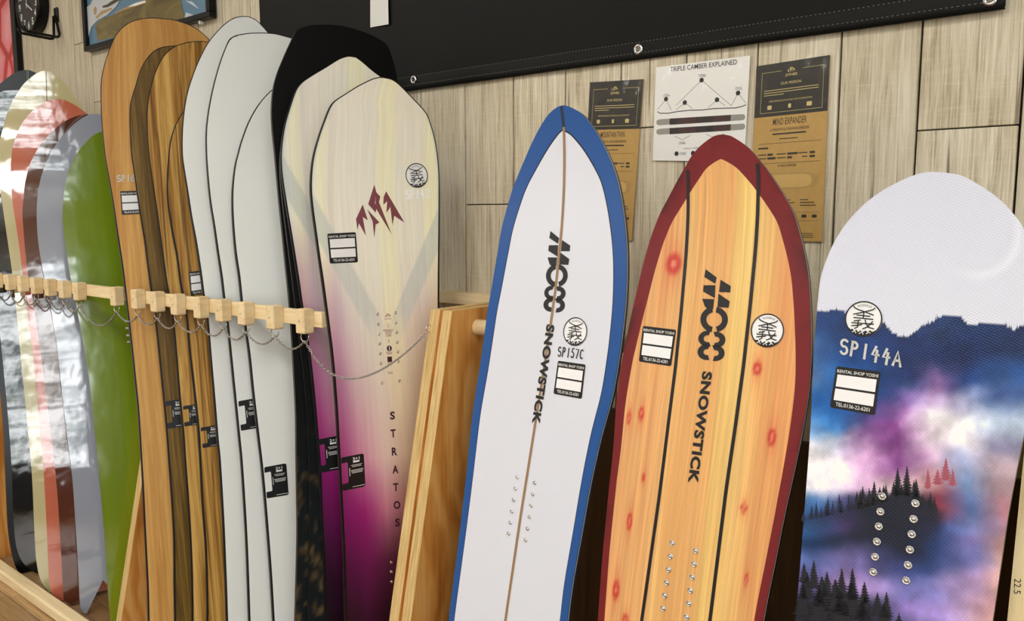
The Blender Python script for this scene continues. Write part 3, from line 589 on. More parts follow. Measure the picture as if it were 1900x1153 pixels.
tag_sticker(S_, (372, 794), (408, 788), (411, 826), (376, 832)); rental_sticker(S_, (350.5, 505), (384, 501), (388, 544), (354, 549))
stand('white1', 381, 572, NY, 'white board with a pointed nose, tallest of the white boards', M['whiteb'], ev, GW, rimfn=RF)
S_ = stand('white2', 418, 572, NY, 'white board with a blunt squared nose, middle of the white boards', M['whiteb'], ev, GW, rimfn=RF)
tag_sticker(S_, (442, 745), (481, 738), (486, 793), (447, 800))
S_ = stand('white3', 450, 572, NY, 'white board with a black serial sticker, rightmost of the white boards', M['whiteb'], ev, GW, rimfn=RF)
tag_sticker(S_, (490, 867.5), (531, 860), (535.5, 918.5), (495, 925.5))
def dragon(u, v, s, ub):                     # dark print: scales and scratches low on the board
    m = np.clip((0.95 - v) / 0.35, 0, 1); n = fbm(u * 95, v * 60, 3, 4); g = np.clip((n - 0.56) * 5, 0, 1) * m * 0.6; base = np.zeros((len(u), 3)) + srgba([5, 5, 6]) + (m[:, None] * srgba([14, 22, 24]))
    gold = srgba([128, 104, 64]); return base * (1 - g[:, None]) + gold * g[:, None] * (0.4 + 0.6 * fbm(u * 9, v * 7, 5)[:, None])
M['dragon'] = deck_mat('dark_printed_deck', vcol=True, rough=0.4, spec=0.2)
stand('black', 538, 572, NY, 'black board with a broad squared nose above the pale boards', M['dragon'], ev, GW, colfn=dragon, nu=40, nv=260, rock=0.012)
stand('black2', 549.5, 572, NY, 'narrow strip of dark printed board behind the rear purple one', M['dragon'], ev, GW, colfn=dragon, nu=40, nv=220, thick=0.009, rock=0.0)
SQ = racked(604, 572, -0.43, -0.08); SQ.vt = SQ.uv(709.6, 142.6)[1]
_ys = np.array([143, 300, 450, 560, 700, 850, 950, 1050, 1152]); _ws = np.array([SQ.vt - SQ.uv(660, y)[1] for y in _ys])
_tab = {450: [(230, 226, 214), (231, 226, 210), (231, 227, 211), (231, 227, 211), (231, 226, 208)], 560: [(196, 162, 184), (222, 212, 204), (230, 226, 210), (228, 223, 206), (212, 196, 192)],
        700: [(170, 104, 150), (214, 190, 190), (226, 217, 202), (220, 211, 190), (182, 162, 140)], 850: [(148, 44, 112), (208, 138, 166), (224, 198, 190), (210, 192, 174), (172, 146, 126)],
        950: [(126, 20, 98), (150, 32, 112), (196, 128, 148), (160, 118, 118), (120, 92, 86)], 1050: [(78, 14, 62), (104, 18, 80), (88, 36, 62), (62, 34, 42), (44, 24, 30)],
        1150: [(34, 8, 28), (58, 10, 46), (40, 12, 28), (22, 9, 14), (16, 7, 10)], 1300: [(12, 5, 10)] * 5}
_ty = sorted(_tab); _tg = np.array([_tab[y] for y in _ty], float)
_VA, _VB, _VC, _VD = (SQ.uv(*p) for p in ((576, 385), (690, 592), (812, 415), (738, 592)))
_band = np.random.RandomState(11)
_bd = np.sort(_band.uniform(-1, 1, 17)); _bt = _band.choice([0, 1, 2], 18, p=[0.45, 0.33, 0.22])
_tx = np.linspace(-1.2, 1.2, 481); _tp = np.array([(0.0, 0.0, 0.0), (5, 5, -11), (-8, -10, -9)])[_bt[np.searchsorted(_bd, _tx)]]
_tp = np.column_stack([np.convolve(np.pad(_tp[:, c], 9, 'edge'), np.ones(19) / 19, 'valid') for c in range(3)])
def stratos_col(u, v, s, ub, vt=None, dark=1.0):
    w = vt - v; y = np.interp(w, _ws, _ys); y = np.where(w > _ws[-1], 1152 + (w - _ws[-1]) * 700, y)
    C = np.zeros((len(u), 3)); ss = [-1, -0.6, -0.2, 0.2, 1]
    for c in range(3):
        rows = np.array([np.interp(s, ss, _tg[k, :, c]) for k in range(len(_ty))]); yy = np.clip(y, _ty[0], _ty[-1]); k = np.clip(np.searchsorted(_ty, yy) - 1, 0, len(_ty) - 2)
        t = (yy - np.array(_ty)[k]) / (np.array(_ty)[k + 1] - np.array(_ty)[k]); i = np.arange(len(u)); C[:, c] = rows[k, i] * (1 - t) + rows[k + 1, i] * t
    tint = np.column_stack([np.interp(ub / 0.15, _tx, _tp[:, c]) for c in range(3)])
    C = C + tint * np.clip((1000 - y) / 400, 0.15, 1)[:, None]
    C = C * np.interp(y, [500, 900], [1.06, 1.0])[:, None]
    vq = SQ.vt - w                            # V-shaped grey bands, drawn in this design's own frame
    uq = ub + 0.131
    def band(A, Bp):
        d = Bp - A; L = np.linalg.norm(d); d = d / L; n = np.array([-d[1], d[0]]); q = np.column_stack((uq, vq)) - A; a = q @ d; b = np.abs(q @ n)
        return np.clip((0.021 - b) / 0.003, 0, 1) * np.clip((L + 0.05 - a) / 0.08, 0, 1)
    bb = np.maximum(band(_VA, _VB), band(_VC, _VD)); C = C * (1 - 0.6 * bb[:, None]) + np.array([200, 207, 202]) * 0.6 * bb[:, None]
    e = np.clip((np.abs(s) - 0.95) / 0.03, 0, 1) * np.clip((480 - y) / 100, 0, 1); C = C * (1 - 0.7 * e[:, None]) + np.array([196, 206, 206]) * 0.7 * e[:, None]
    return srgba(np.clip(C, 0, 255)) * dark
M['strat'] = deck_mat('pale_striped_topsheet', vcol=True, rough=0.32, spec=0.4, grain=(150, 5, 0.10), **BR)
def B_stand_strat(key, px, py, y, label, lean, width):
    sf = racked(px, py, y, lean); vt = sf.uv(*T[key][0][-1])[1]; sf.vt = vt; vt = sf.uv(*T[key][0][-1])[1]
    B[key] = make_board(T[key][0], T[key][1], sf, label, M['strat'], ev, GW, width=width, rimfn=RF, colfn=lambda u, v, s, ub: stratos_col(u, v, s, ub, vt), nu=90, nv=240, thick=0.0095); return B[key]
S_ = B_stand_strat('strat2', 560, 572, NY, 'pale striped board fading to purple, half hidden behind the lettered one', -0.14, 0.25)
tag_sticker(S_, (589, 816), (632, 808), (636, 870), (593.6, 878))
M['purewhite'] = plain('white_marker', srgb(254, 254, 254), 0.5)
S_ = SQ = B_stand_strat('strat', 604, 572, -0.43, 'pale striped board fading to purple with mountain logo and STRATOS lettering', -0.08, 0.262)
tag_sticker(S_, (632.6, 849.7), (674.7, 841.5), (677.8, 902.7), (635.5, 911.6))
rental_sticker(S_, (607, 434), (660, 431), (664, 487), (612, 489.5)); circle_sticker(S_, (772.8, 325.8), (793.2, 323.8))
handwrite(S_, 'SP143', (752, 369.5), (797, 367), (751.5, 354), M['purewhite'], S_.root, 0.18)
M['maroon'] = plain('maroon_print', srgb(128, 66, 76), 0.45); M['plum'] = plain('plum_print', srgb(58, 22, 42), 0.45); M['maroon2'] = plain('maroon_small_print', srgb(150, 80, 100), 0.45)
lj = lambda L: [(640 + x / 5.24, 280 + y / 5.24) for x, y in L]
LOGO = [[(172, 522), (222, 675), (172, 645), (203, 827), (135, 705), (120, 770), (107, 665)], [(215, 570), (335, 697), (297, 718), (285, 848), (268, 685)],
        [(285, 330), (305, 405), (343, 447), (330, 500), (455, 817), (303, 565), (298, 602), (225, 520)], [(400, 395), (578, 698), (478, 632), (462, 725), (440, 545), (402, 605), (410, 490), (372, 525), (375, 450)]]
def logo_on(surf, name, polys, mat, parent, off=0.0007):
    v = []; f = []
    for L in polys: n = len(v); v += [surf.uv(*p) for p in L]; f.append(tuple(range(n, n + len(L)))[::-1])
    return decal(surf, name, v, f, mat, parent, off)
for L in LOGO: logo_on(S_, 'logo_piece', [lj(L)], M['maroon'], S_.root)
logo_on(S_, 'logo_slit', [lj([(285, 400), (298, 450), (297, 525), (280, 470)])], plain('pale_print', srgb(226, 218, 200), 0.4), S_.root, 0.0009)
for ch, x, y in (('S', 728.3, 771.5), ('T', 729.6, 804.5), ('R', 732, 838), ('A', 733.7, 871.5), ('T', 734.5, 904.4), ('O', 736.6, 937.5), ('S', 737.6, 970)):
    w = {'O': 6.3, 'A': 5.6, 'T': 4.8, 'S': 4.6, 'R': 4.9}[ch]; text_on(S_, 'letter', ch, (x - w, y + 8), (x + w, y + 7), (x - w - 0.6, y - 7), M['plum'], S_.root, bold=0.035)
l4 = lambda x, y: (680 + x / 6.406, 560 + y / 6.406)
inserts(S_, [l4(*p) for p in ((133, 150), (141, 268), (150, 385), (157, 502), (165, 620), (171, 735), (183, 968), (344, 133), (351, 250), (359, 366), (366, 483), (373, 597), (380, 713), (391, 943))] + [(725.8, 1044), (726, 1061.5), (726.6, 1080)], 0.75)
sm = [[(x * 0.16 + 220 - 0.16 * 107, y * 0.105 + 137 - 0.105 * 330) for x, y in L] for L in LOGO]
logo_on(S_, 'small_logo', [[l4(*p) for p in L] for L in sm], M['maroon2'], S_.root)['kind'] = 'stuff'
for s, a, b, t0, t1 in (('JONES', 212, 292, 200, 218), ('REFERENCE', 197, 313, 332, 352), ('STANCE', 220, 298, 356, 374), ('SETBACK', 226, 298, 379, 394), ('20 MM', 234, 292, 402, 416), ('POW TO', 236, 306, 597, 612), ('PLANET', 238, 304, 613, 629), ('POW', 253, 301, 724, 741), ('PACK', 255, 312, 835, 863)):
    text_on(S_, 'small_print', s, l4(a, t1), l4(b, t1 - 4), l4(a, t0), M['maroon2'], S_.root, bold=0.012)
for a, b, c, d in ((249, 255, 262, 310), (262, 443, 267, 488)): logo_on(S_, 'small_arrow', [[l4(a, b), l4(a + 5, b), l4(c + 2, d), l4(c - 4, d)]], M['maroon2'], S_.root)
logo_on(S_, 'small_badge', [[l4(270 + 30 * math.cos(a), 556 + 34 * math.sin(a)) for a in np.linspace(0, 2 * math.pi, 19)[:-1]]], M['plum'], S_.root)
logo_on(S_, 'small_badge', [[l4(265, 532), l4(275, 531), l4(276, 580), l4(266, 581)]], M['stickerwhite'], S_.root, 0.0009)
logo_on(S_, 'small_badge', [[l4(247, 656), l4(300, 653), l4(303, 716), l4(250, 719)]], M['plum'], S_.root)
# ------------------------------------------------------------------ the three boards leaning on the wall at the right
GR = 'boards leaning flat against the wall'
def leaning(y_top=-0.305, L=10.0):
    L = math.radians(L); V = np.array([0, math.sin(L), math.cos(L)]); return BoardSurf(np.array([0, y_top - 1.5 * math.tan(L), 0.0]), (1, 0, 0), V, rock=0.022, rlen=0.2)
c1 = lambda L: [(800 + x / 3.391, y / 3.391) for x, y in L]; c3 = lambda L: [(800 + x / 3.391, 340 + y / 3.391) for x, y in L]; c5 = lambda L: [(800 + x / 2.338, 660 + y / 2.338) for x, y in L]
L1 = [(832, 1152), (851, 1002), (866, 874), (877, 767), (890, 683), (898.8, 620), (904.7, 576), (912, 534.6), (918, 499), (923.9, 464), (929.8, 428.5), (938.6, 393), (949, 357.7), (956, 338), (968, 309), (983, 274), (997.6, 244), (1012, 220), (1022, 208), (1030, 201.5), (1038, 197), (1046, 195.4)]
R1 = [(1054, 197), (1064, 201.5), (1076, 209), (1088, 220.5), (1108, 248.5), (1125, 281), (1138.6, 314), (1148, 347), (1156, 393), (1161, 440), (1162.7, 481.5), (1162, 528.7), (1159, 576), (1154, 620), (1148, 664), (1135, 737), (1114, 814), (1095, 899.5), (1078, 993.6), (1061, 1087.7), (1052.6, 1152)]
S1 = leaning(); _f = lambda S, L: np.array([S.uv(*p)[1] for p in L])
_v1 = _f(S1, [(950, 1152), (950, 874), (950, 740), (950, 620), (950, 480), (960, 340), (1046, 195)])
rim1 = lambda v: np.interp(v, _v1, [0.0135, 0.0165, 0.0195, 0.0215, 0.0245, 0.029, 0.046])
M['bluerim'] = deck_mat('white_deck_with_blue_rim', srgb(218, 221, 230), rough=0.32, spec=0.4, rimcol=srgb(34, 82, 146), linecol=srgb(24, 22, 40))
M['bluebase'] = plain('slate_side', srgb(40, 50, 60), 0.35)
B1 = make_board(L1, R1, S1, 'white pointed board with a blue rim and brown centre line', M['bluerim'], M['bluebase'], GR, nu=110, nv=240, rimfn=rim1, both=True, thick=0.0095, tail_r=0.3)
M['stringer'] = plain('brown_stringer', srgb(150, 118, 82), 0.5); M['rimline'] = plain('navy_line', srgb(24, 40, 70), 0.4)
def line_on(surf, name, pts, w, mat, parent, off=0.0006):
    P = [surf.uv(*p) for p in pts]; P = np.array(P); uvL = np.column_stack((P[:, 0] - w / 2, P[:, 1])); uvR = np.column_stack((P[:, 0] + w / 2, P[:, 1]))
    vs = np.linspace(max(P[:, 1].min(), 0.03), P[:, 1].max(), 60); o = np.argsort(P[:, 1]); c = np.interp(vs, P[o, 1], P[o, 0]); V = np.vstack((np.column_stack((c - w / 2, vs)), np.column_stack((c + w / 2, vs)))); n = 60
    return decal(surf, name, V, [(i, n + i, n + i + 1, i + 1) for i in range(n - 1)], mat, parent, off)
line_on(B1, 'stringer', [(1046.5, 236), (1047.2, 330), (1042, 430), (1032, 530), (1021, 610), (1009, 690), (993, 790), (966, 960), (938, 1152), (886, 1600)], 0.0052, M['stringer'], B1.root, 0.0008)
line_on(B1, 'rim_line', [(1041.5, 197), (1046, 236)], 0.006, M['rimline'], B1.root)
# board 2 ------------------------------------------------------------------
L2 = [(1109, 1153), (1118.6, 1023.5), (1129, 916.6), (1138, 831), (1144, 745.5), (1154.5, 668), (1161, 635), (1170, 590.6), (1180.4, 546), (1192, 496), (1204, 452), (1211.5, 430), (1224, 398), (1240, 367.4), (1256, 337), (1272.4, 308), (1285, 287), (1301, 269.6), (1320.5, 255), (1332, 250.5), (1341.4, 249.4)]
R2 = [(1356, 252), (1373, 262.5), (1392, 278.5), (1417, 308), (1431, 327), (1453, 361), (1472, 396), (1484, 436), (1493.5, 476), (1499.5, 513.6), (1502.5, 557), (1504, 601), (1504, 660), (1500, 724), (1488, 801), (1473, 874), (1456, 951), (1439, 1036), (1424, 1109), (1416, 1152)]
S2 = leaning(); _v2 = _f(S2, [(1200, 1152), (1200, 900), (1200, 780), (1200, 590), (1250, 420), (1300, 320), (1341, 249)])
rim2 = lambda v: np.interp(v, _v2, [0.0125, 0.013, 0.0165, 0.0225, 0.026, 0.032, 0.048])
_la = S2.uv(1262, 600)[0]; _lb = S2.uv(1389, 600)[0]
KN = [(1250, 490, 17, 24, 1.0), (1167, 775, 5, 16, 0.8), (1190, 768, 6, 16, 1.0), (1194, 886, 4, 9, 0.9), (1168, 968, 6, 20, 1.0), (1143, 1095, 8, 22, 1.0), (1405, 684, 10, 16, 1.0), (1432, 812, 10, 20, 1.0), (1380, 943, 8, 10, 1.0), (1385, 1075, 5, 14, 0.8), (1160, 1150, 8, 12, 0.8)]
def cedar_col(u, v, s, ub):
    lft = u < _la; rgt = u > _lb; t = np.clip((u - _la) / (_lb - _la), 0, 1); C = np.zeros((len(u), 3))
    cen = np.array([np.interp(t, [0, 0.12, 0.3, 0.62, 0.72, 0.9, 1.0], x) for x in ([238, 230, 226, 228, 238, 242, 236], [190, 170, 164, 166, 196, 206, 184], [112, 98, 94, 96, 108, 118, 100])]).T
    tr = np.clip((u - _lb) / 0.09, 0, 1); rg = np.array([np.interp(tr, [0, 0.25, 0.5, 1], x) for x in ([240, 234, 226, 228], [196, 180, 156, 150], [116, 104, 90, 88])]).T
    tl = np.clip((_la - u) / 0.09, 0, 1); lf = np.array([np.interp(tl, [0, 0.4, 1], x) for x in ([230, 226, 230], [172, 162, 168], [104, 98, 104])]).T
    C = np.where(lft[:, None], lf, np.where(rgt[:, None], rg, cen))
    g = fbm(u * 210, v * 3, 4, 3); C = (C * 0.93 + 18) * (0.90 + 0.19 * g[:, None])
    g2 = np.clip((fbm(u * 70, v * 2.2, 9, 2) - 0.56) * 5, 0, 1); C = C * (1 - 0.07 * g2[:, None] * np.array([0.3, 1, 1])); C = C * 0.8 + np.array([236, 190, 124]) * 0.2
    for x, y, rx, ry, a in KN:
        c = S2.uv(x, y); e = S2.uv(x + rx, y); h = S2.uv(x, y + ry); q = np.hypot((u - c[0]) / (e[0] - c[0]), (v - c[1]) / (h[1] - c[1]))
        qh = np.hypot((u - c[0]) / (e[0] - c[0]) / 1.5, (v - c[1]) / (h[1] - c[1]) / 3.0); m = (np.exp(-qh ** 2 * 2.2) * 0.30 * a)[:, None]; C = C * (1 - m) + np.array([206, 70, 50]) * m
        m = (np.clip((1.05 - q) * 2.2, 0, 1) * 0.85 * a)[:, None]; C = C * (1 - m) + np.array([196, 52, 44]) * m
        m = (np.clip(0.42 - q, 0, 0.2) * 4 * a)[:, None]; C = C * (1 - m) + np.array([232, 150, 120]) * m
    return srgba(np.clip(C, 0, 255))
M['cedar'] = deck_mat('cedar_print_with_red_rim', vcol=True, rough=0.3, spec=0.4, coat=0.2, grain=(320, 3.2, 0.22), rimcol=srgb(122, 30, 36), burst=True, )
B2 = make_board(L2, R2, S2, 'cedar-print board with a dark red rim and red knots', M['cedar'], M['black'], GR, nu=150, nv=280, rimfn=rim2, colfn=cedar_col, both=True, thick=0.0095, tail_r=0.3)
M['darkline'] = plain('black_line', srgb(26, 22, 24), 0.4)
line_on(B2, 'stringer', [(1276, 316), (1276.8, 330), (1277, 400), (1272.7, 480), (1264, 580), (1254, 678.5), (1240, 790), (1224, 919), (1191, 1152), (1128, 1600)], 0.0055, M['darkline'], B2.root, 0.0008)
line_on(B2, 'stringer', [(1405.5, 304), (1407.5, 330), (1406, 400), (1400.6, 480), (1392, 570), (1380, 678), (1365, 790), (1347.5, 910), (1317.6, 1152), (1254, 1600)], 0.0055, M['darkline'], B2.root, 0.0008)
# metal edge glints
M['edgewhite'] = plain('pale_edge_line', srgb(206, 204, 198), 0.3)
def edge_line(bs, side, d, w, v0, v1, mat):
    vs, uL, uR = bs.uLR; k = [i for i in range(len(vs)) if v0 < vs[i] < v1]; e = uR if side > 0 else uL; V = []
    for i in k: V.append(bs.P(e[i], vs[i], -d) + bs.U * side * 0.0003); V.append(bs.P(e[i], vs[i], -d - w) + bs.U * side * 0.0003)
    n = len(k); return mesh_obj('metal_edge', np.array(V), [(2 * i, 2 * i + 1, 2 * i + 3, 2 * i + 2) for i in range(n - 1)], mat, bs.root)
for bs in (B1, B2): edge_line(bs, 1, 0.0012, 0.0022, 0.3, bs.vt - 0.004, M['edgewhite'])
# board 3 ------------------------------------------------------------------
L3 = [(1476, 1152), (1485, 1045), (1495, 916.6), (1504, 788), (1509.5, 662), (1514, 601), (1517, 563.5), (1522, 520), (1531, 488.6), (1547, 451), (1568.5, 417), (1600, 382.4), (1637, 354), (1678, 332.5), (1700, 324), (1716, 320), (1726, 319)]
R3 = [(1748, 320), (1772, 323), (1793, 330), (1831, 352), (1862, 377), (1887, 405), (1903, 430), (1916, 460), (1924, 500), (1928, 550), (1929, 610), (1924, 680), (1914, 740), (1900, 806), (1886, 875), (1870, 960), (1857, 1050), (1842, 1152)]
S3 = leaning()
_gy = [560, 600, 650, 700, 740, 780, 810, 850, 893, 922, 940, 980, 1010, 1050, 1090, 1130, 1200]
_gx = [1500, 1560, 1620, 1680, 1740, 1800, 1860]
_g = [[(30, 60, 112)] * 7,
 [(30, 62, 116), (28, 58, 110), (26, 52, 104), (26, 46, 92), (36, 60, 112), (26, 52, 98), (22, 42, 84)],
 [(70, 110, 170), (22, 66, 130), (25, 55, 112), (22, 42, 90), (22, 42, 90), (18, 38, 84), (22, 44, 88)],
 [(96, 128, 180), (18, 86, 158), (22, 64, 128), (28, 46, 98), (150, 112, 182), (26, 54, 112), (34, 78, 142)],
 [(24, 96, 170), (22, 86, 158), (24, 62, 124), (96, 74, 144), (196, 170, 212), (180, 182, 220), (66, 98, 160)],
 [(120, 158, 206), (48, 118, 190), (66, 64, 128), (136, 84, 156), (240, 236, 240), (232, 232, 240), (182, 200, 224)],
 [(238, 238, 246), (192, 202, 224), (126, 84, 146), (112, 50, 122), (226, 212, 226), (240, 236, 240), (128, 128, 158)],
 [(242, 238, 242), (238, 224, 238), (196, 150, 198), (122, 60, 132), (206, 178, 206), (156, 168, 206), (176, 156, 168)],
 [(234, 230, 242), (222, 208, 232), (206, 168, 206), (234, 206, 214), (206, 144, 152), (114, 146, 196), (176, 146, 156)],
 [(70, 118, 176), (76, 76, 126), (34, 36, 54), (32, 36, 52), (140, 62, 84), (96, 126, 184), (170, 122, 134)],
 [(44, 98, 160), (64, 64, 116), (32, 34, 52), (42, 46, 64), (166, 62, 82), (84, 116, 176), (166, 116, 126)],
 [(44, 98, 160), (86, 64, 126), (26, 32, 48), (22, 28, 44), (42, 62, 114), (126, 136, 196), (156, 116, 136)],
 [(22, 54, 102), (32, 38, 64), (26, 32, 48), (26, 32, 54), (32, 54, 100), (126, 116, 176), (196, 146, 126)],
 [(86, 106, 168), (116, 106, 168), (64, 64, 106), (54, 64, 116), (44, 64, 116), (116, 116, 176), (206, 156, 130)],
 [(96, 86, 148), (166, 136, 196), (156, 136, 196), (116, 116, 186), (126, 126, 196), (186, 156, 206), (216, 166, 146)],
 [(26, 30, 44), (28, 32, 46), (50, 54, 84), (136, 116, 186), (156, 136, 206), (196, 166, 216), (206, 156, 156)],
 [(22, 26, 38), (24, 28, 40), (26, 30, 44), (60, 60, 96), (140, 126, 190), (180, 156, 200), (190, 150, 156)]]
_g = np.array(_g, float)
RIDGE = [(1500, 577), (1516, 576), (1530, 578), (1545, 576), (1570, 579), (1600, 580), (1628, 588), (1640, 600), (1655, 617), (1672, 625), (1683, 627), (1697, 616), (1710, 606), (1730, 598), (1738, 592), (1748, 586.5), (1770, 586), (1783, 588), (1790, 597), (1797, 602), (1815, 601), (1832, 602), (1850, 602), (1868, 605), (1880, 613), (1892, 606), (1910, 602), (1960, 600)]
_RU = np.array([S3.uv(*p) for p in RIDGE])
def photo_px(S, u, v):
    P = S.O + np.outer(u, S.U) + np.outer(v, S.V); q = P - CAM; z = q @ CF; return CX + F * (q @ CR) / z, CY - F * (q @ CU) / z
def mist_col(u, v, s, ub):                   # printed picture: pale sky, moon, dark ridge, coloured mist
    x, y = photo_px(S3, u, v); wx = (fbm(u * 14, v * 14, 21, 5) - 0.5) * 75; wy = (fbm(u * 14 + 9, v * 14 + 3, 22, 5) - 0.5) * 60; X = x + wx; Y = y + wy * np.clip((y - 600) / 90, 0, 1)
    fx = np.interp(X, _gx, range(7)); fy_ = np.interp(Y, _gy, range(len(_gy))); i = np.clip(fy_.astype(int), 0, len(_gy) - 2); j = np.clip(fx.astype(int), 0, 5); a = (fy_ - i)[:, None]; b = (fx - j)[:, None]
    a = a * a * (3 - 2 * a); C = _g[i, j] * (1 - a) * (1 - b) + _g[i + 1, j] * a * (1 - b) + _g[i, j + 1] * (1 - a) * b + _g[i + 1, j + 1] * a * b
    C = C * (0.74 + 0.52 * fbm(u * 45, v * 45, 25, 5)[:, None])
    hb = np.interp(x, [1490, 1560, 1600, 1640, 1665, 1690, 1715, 1745], [962, 946, 938, 926, 916, 914, 930, 950]); dk = np.clip((y - hb + 8) / 10, 0, 1) * np.clip((1012 + 40 * (fbm(u * 20, v * 20, 31, 3) - 0.5) - y) / 50, 0, 1) * np.clip((1760 - x) / 25, 0, 1)
    dk = dk * np.interp(x, [1490, 1585, 1610], [0.45, 0.6, 0.92]); C = C * (1 - dk[:, None]) + np.array([26, 31, 48]) * dk[:, None]
    C = C + (np.clip(fbm(u * 24, v * 24, 41, 5) - 0.52, 0, 1) * 160 * np.clip((y - 690) / 40, 0, 1) * np.clip((900 - y) / 40, 0, 1))[:, None]
    ridge = v - np.interp(u, _RU[:, 0], _RU[:, 1]); sky = np.array([216, 221, 236]) + (np.clip((y - 320) / 260, 0, 1)[:, None] * np.array([2, 1, -1]))
    r = np.hypot((x - 1815) / 86.0, (y - 432) / 88.0); mo = np.clip(1 - np.abs(r - 0.9) / 0.16, 0, 1) * np.clip((x - 1815) / 80 + (y - 432) / 90, 0, 1); sky = sky + mo[:, None] * np.array([12, 12, 10])
    C = np.where((ridge > 0)[:, None], sky, C); return srgba(np.clip(C, 0, 250))
def mist_sky(u, v, s):
    return {'ridge': v - np.interp(u, _RU[:, 0], _RU[:, 1])}
M['mist'] = deck_mat('misty_mountain_print', vcol=True, rough=0.42, spec=0.35, weave=0.35)
B3 = make_board(L3, R3, S3, 'wide board printed with pale sky and misty purple mountains', M['mist'], M['black'], GR, nu=230, nv=420, colfn=mist_col, extra=mist_sky, both=True, thick=0.0095, tail_r=0.3)
edge_line(B3, 1, 0.0004, 0.0012, 0.3, B3.vt - 0.002, M['edgewhite'])
# printed trees, each with its own outline on the deck
M['treeblue'] = plain('printed_blue_tree', srgb(28, 50, 92), 0.45); M['treedark'] = plain('printed_dark_tree', srgb(20, 24, 34), 0.45); M['treemid'] = plain('printed_navy_tree', srgb(24, 34, 60), 0.45); M['treered'] = plain('printed_red_tree', srgb(160, 80, 96), 0.45)
def fir(x, y, h, w, seed):                   # jagged conifer outline in photo pixels
    r = random.Random(seed); n = max(3, int(h / 5)); Lp = []; Rp = []
    for i in range(n):
        t = i / n; ww = w * (0.12 + t) * r.uniform(0.75, 1.1); yy = y - h + h * (t + 0.6 / n); Lp.append((x - ww, yy + h * 0.25 / n)); Lp.append((x - ww * 0.45, yy + h * 0.3 / n)); ww = w * (0.12 + t) * r.uniform(0.75, 1.1); Rp.append((x + ww, yy + h * 0.25 / n)); Rp.append((x + ww * 0.45, yy + h * 0.3 / n))
    return [(x, y - h)] + Rp + [(x + w * 0.5, y + 2), (x - w * 0.5, y + 2)] + Lp[::-1]
def trees(name, lst, mat, off=0.0005, tk_=1.2):
    v = []; f = []
    for k, (x, y, h, w) in enumerate(lst): P = fir(x, y, h * tk_, w * tk_, k * 7 + 1); n = len(v); v += [B3.uv(*p) for p in P]; f.append(tuple(range(n, n + len(P)))[::-1])
    o = decal(B3, name, v, f, mat, B3.root, off); o['kind'] = 'stuff'
_rr = random.Random(4); rd = []
for k in range(64):
    x = _rr.uniform(1518, 1905)
    if 1745 < x < 1865: continue
    y = np.interp(x, [p[0] for p in RIDGE], [p[1] for p in RIDGE]); rd.append((x, y + 4, _rr.uniform(7, 14), _rr.uniform(1.2, 2.4)))
trees('ridge_trees', rd, M['treeblue'], tk_=1.0)
_bx_, _by_ = [1490, 1560, 1600, 1640, 1665, 1690, 1715, 1745], [962, 946, 938, 926, 916, 914, 930, 950]
big = [(1601, 40, 10), (1622, 42, 13), (1666, 52, 13), (1683, 54, 13), (1640, 30, 10), (1700, 36, 11)]; sm_ = [(x + _rr.uniform(-4, 4), _rr.uniform(16, 34), _rr.uniform(6, 10)) for x in range(1592, 1742, 8)]; lf_ = [(x + _rr.uniform(-4, 4), _rr.uniform(14, 36), _rr.uniform(5, 9)) for x in range(1494, 1592, 9)]
tb = lambda L: [(x, np.interp(x, _bx_, _by_) + 4, h, w) for x, h, w in L]
trees('mid_trees', tb(big + sm_), M['treedark'], 0.0006, 1.0); trees('far_trees', tb(lf_), M['treemid'], 0.0005, 1.0); trees('red_trees', [(1722, 905, 36, 9), (1755, 890, 40, 14), (1740, 898, 28, 12), (1768, 900, 30, 10)], M['treered'], 0.0004, 1.0)
fr = [(1492, 1080, 30, 10), (1510, 1090, 42, 12), (1535, 1106, 38, 12), (1562, 1110, 46, 13), (1582, 1112, 48, 13), (1604, 1118, 32, 12), (1628, 1140, 34, 13), (1645, 1146, 40, 12), (1498, 1110, 40, 16), (1525, 1125, 46, 20), (1550, 1135, 50, 22), (1580, 1142, 52, 24), (1605, 1150, 40, 20), (1668, 1160, 20, 9), (1520, 1150, 50, 26), (1560, 1165, 56, 30), (1600, 1175, 50, 28), (1490, 1140, 50, 18), (1640, 1172, 44, 22)]
trees('front_trees', fr, M['treedark'], 0.0006)
# marks on the three boards
inserts(B1, c5([(373, 530), (365, 579), (358, 628), (350, 678), (343, 726), (336, 774), (449, 554), (441, 603), (433, 653), (426, 702), (418, 752), (410, 802)]), 0.8)
inserts(B2, c5([(1046, 815), (1038, 872), (1030, 929), (1022, 986), (1014, 1042), (1007, 1098), (1148, 848), (1141, 905), (1133, 962), (1125, 1020), (1118, 1077), (1109, 1135)]), 1.0)
inserts(B3, [(1350 + x / 2.338, 660 + y / 2.338) for x, y in ((671, 611), (663, 678), (656, 742), (648, 808), (640, 874), (632, 940), (815, 642), (807, 710), (799, 776), (791, 843), (783, 910), (775, 977))], 1.15)
circle_sticker(B1, (1068, 615.6), (1090.2, 618.4)); circle_sticker(B2, (1424.3, 613.6), (1455.2, 617.6)); circle_sticker(B3, (1602.6, 592), (1637.6, 595.5))
rental_sticker(B1, (1035.8, 669.7), (1087, 677), (1079.8, 740.7), (1027.3, 731)); rental_sticker(B2, (1193.4, 605), (1255, 612.4), (1245.6, 680), (1185.7, 671)); rental_sticker(B3, (1552, 680), (1634.5, 690), (1623.4, 771), (1540, 756))
handwrite(B1, 'SP157C', (1034, 661), (1083, 667), (1036, 644), M['ink'], B1.root, 0.13)
handwrite(B3, 'SP144A', (1556, 655), (1674, 682), (1559, 629), M['silverink'], B3.root, 0.17)
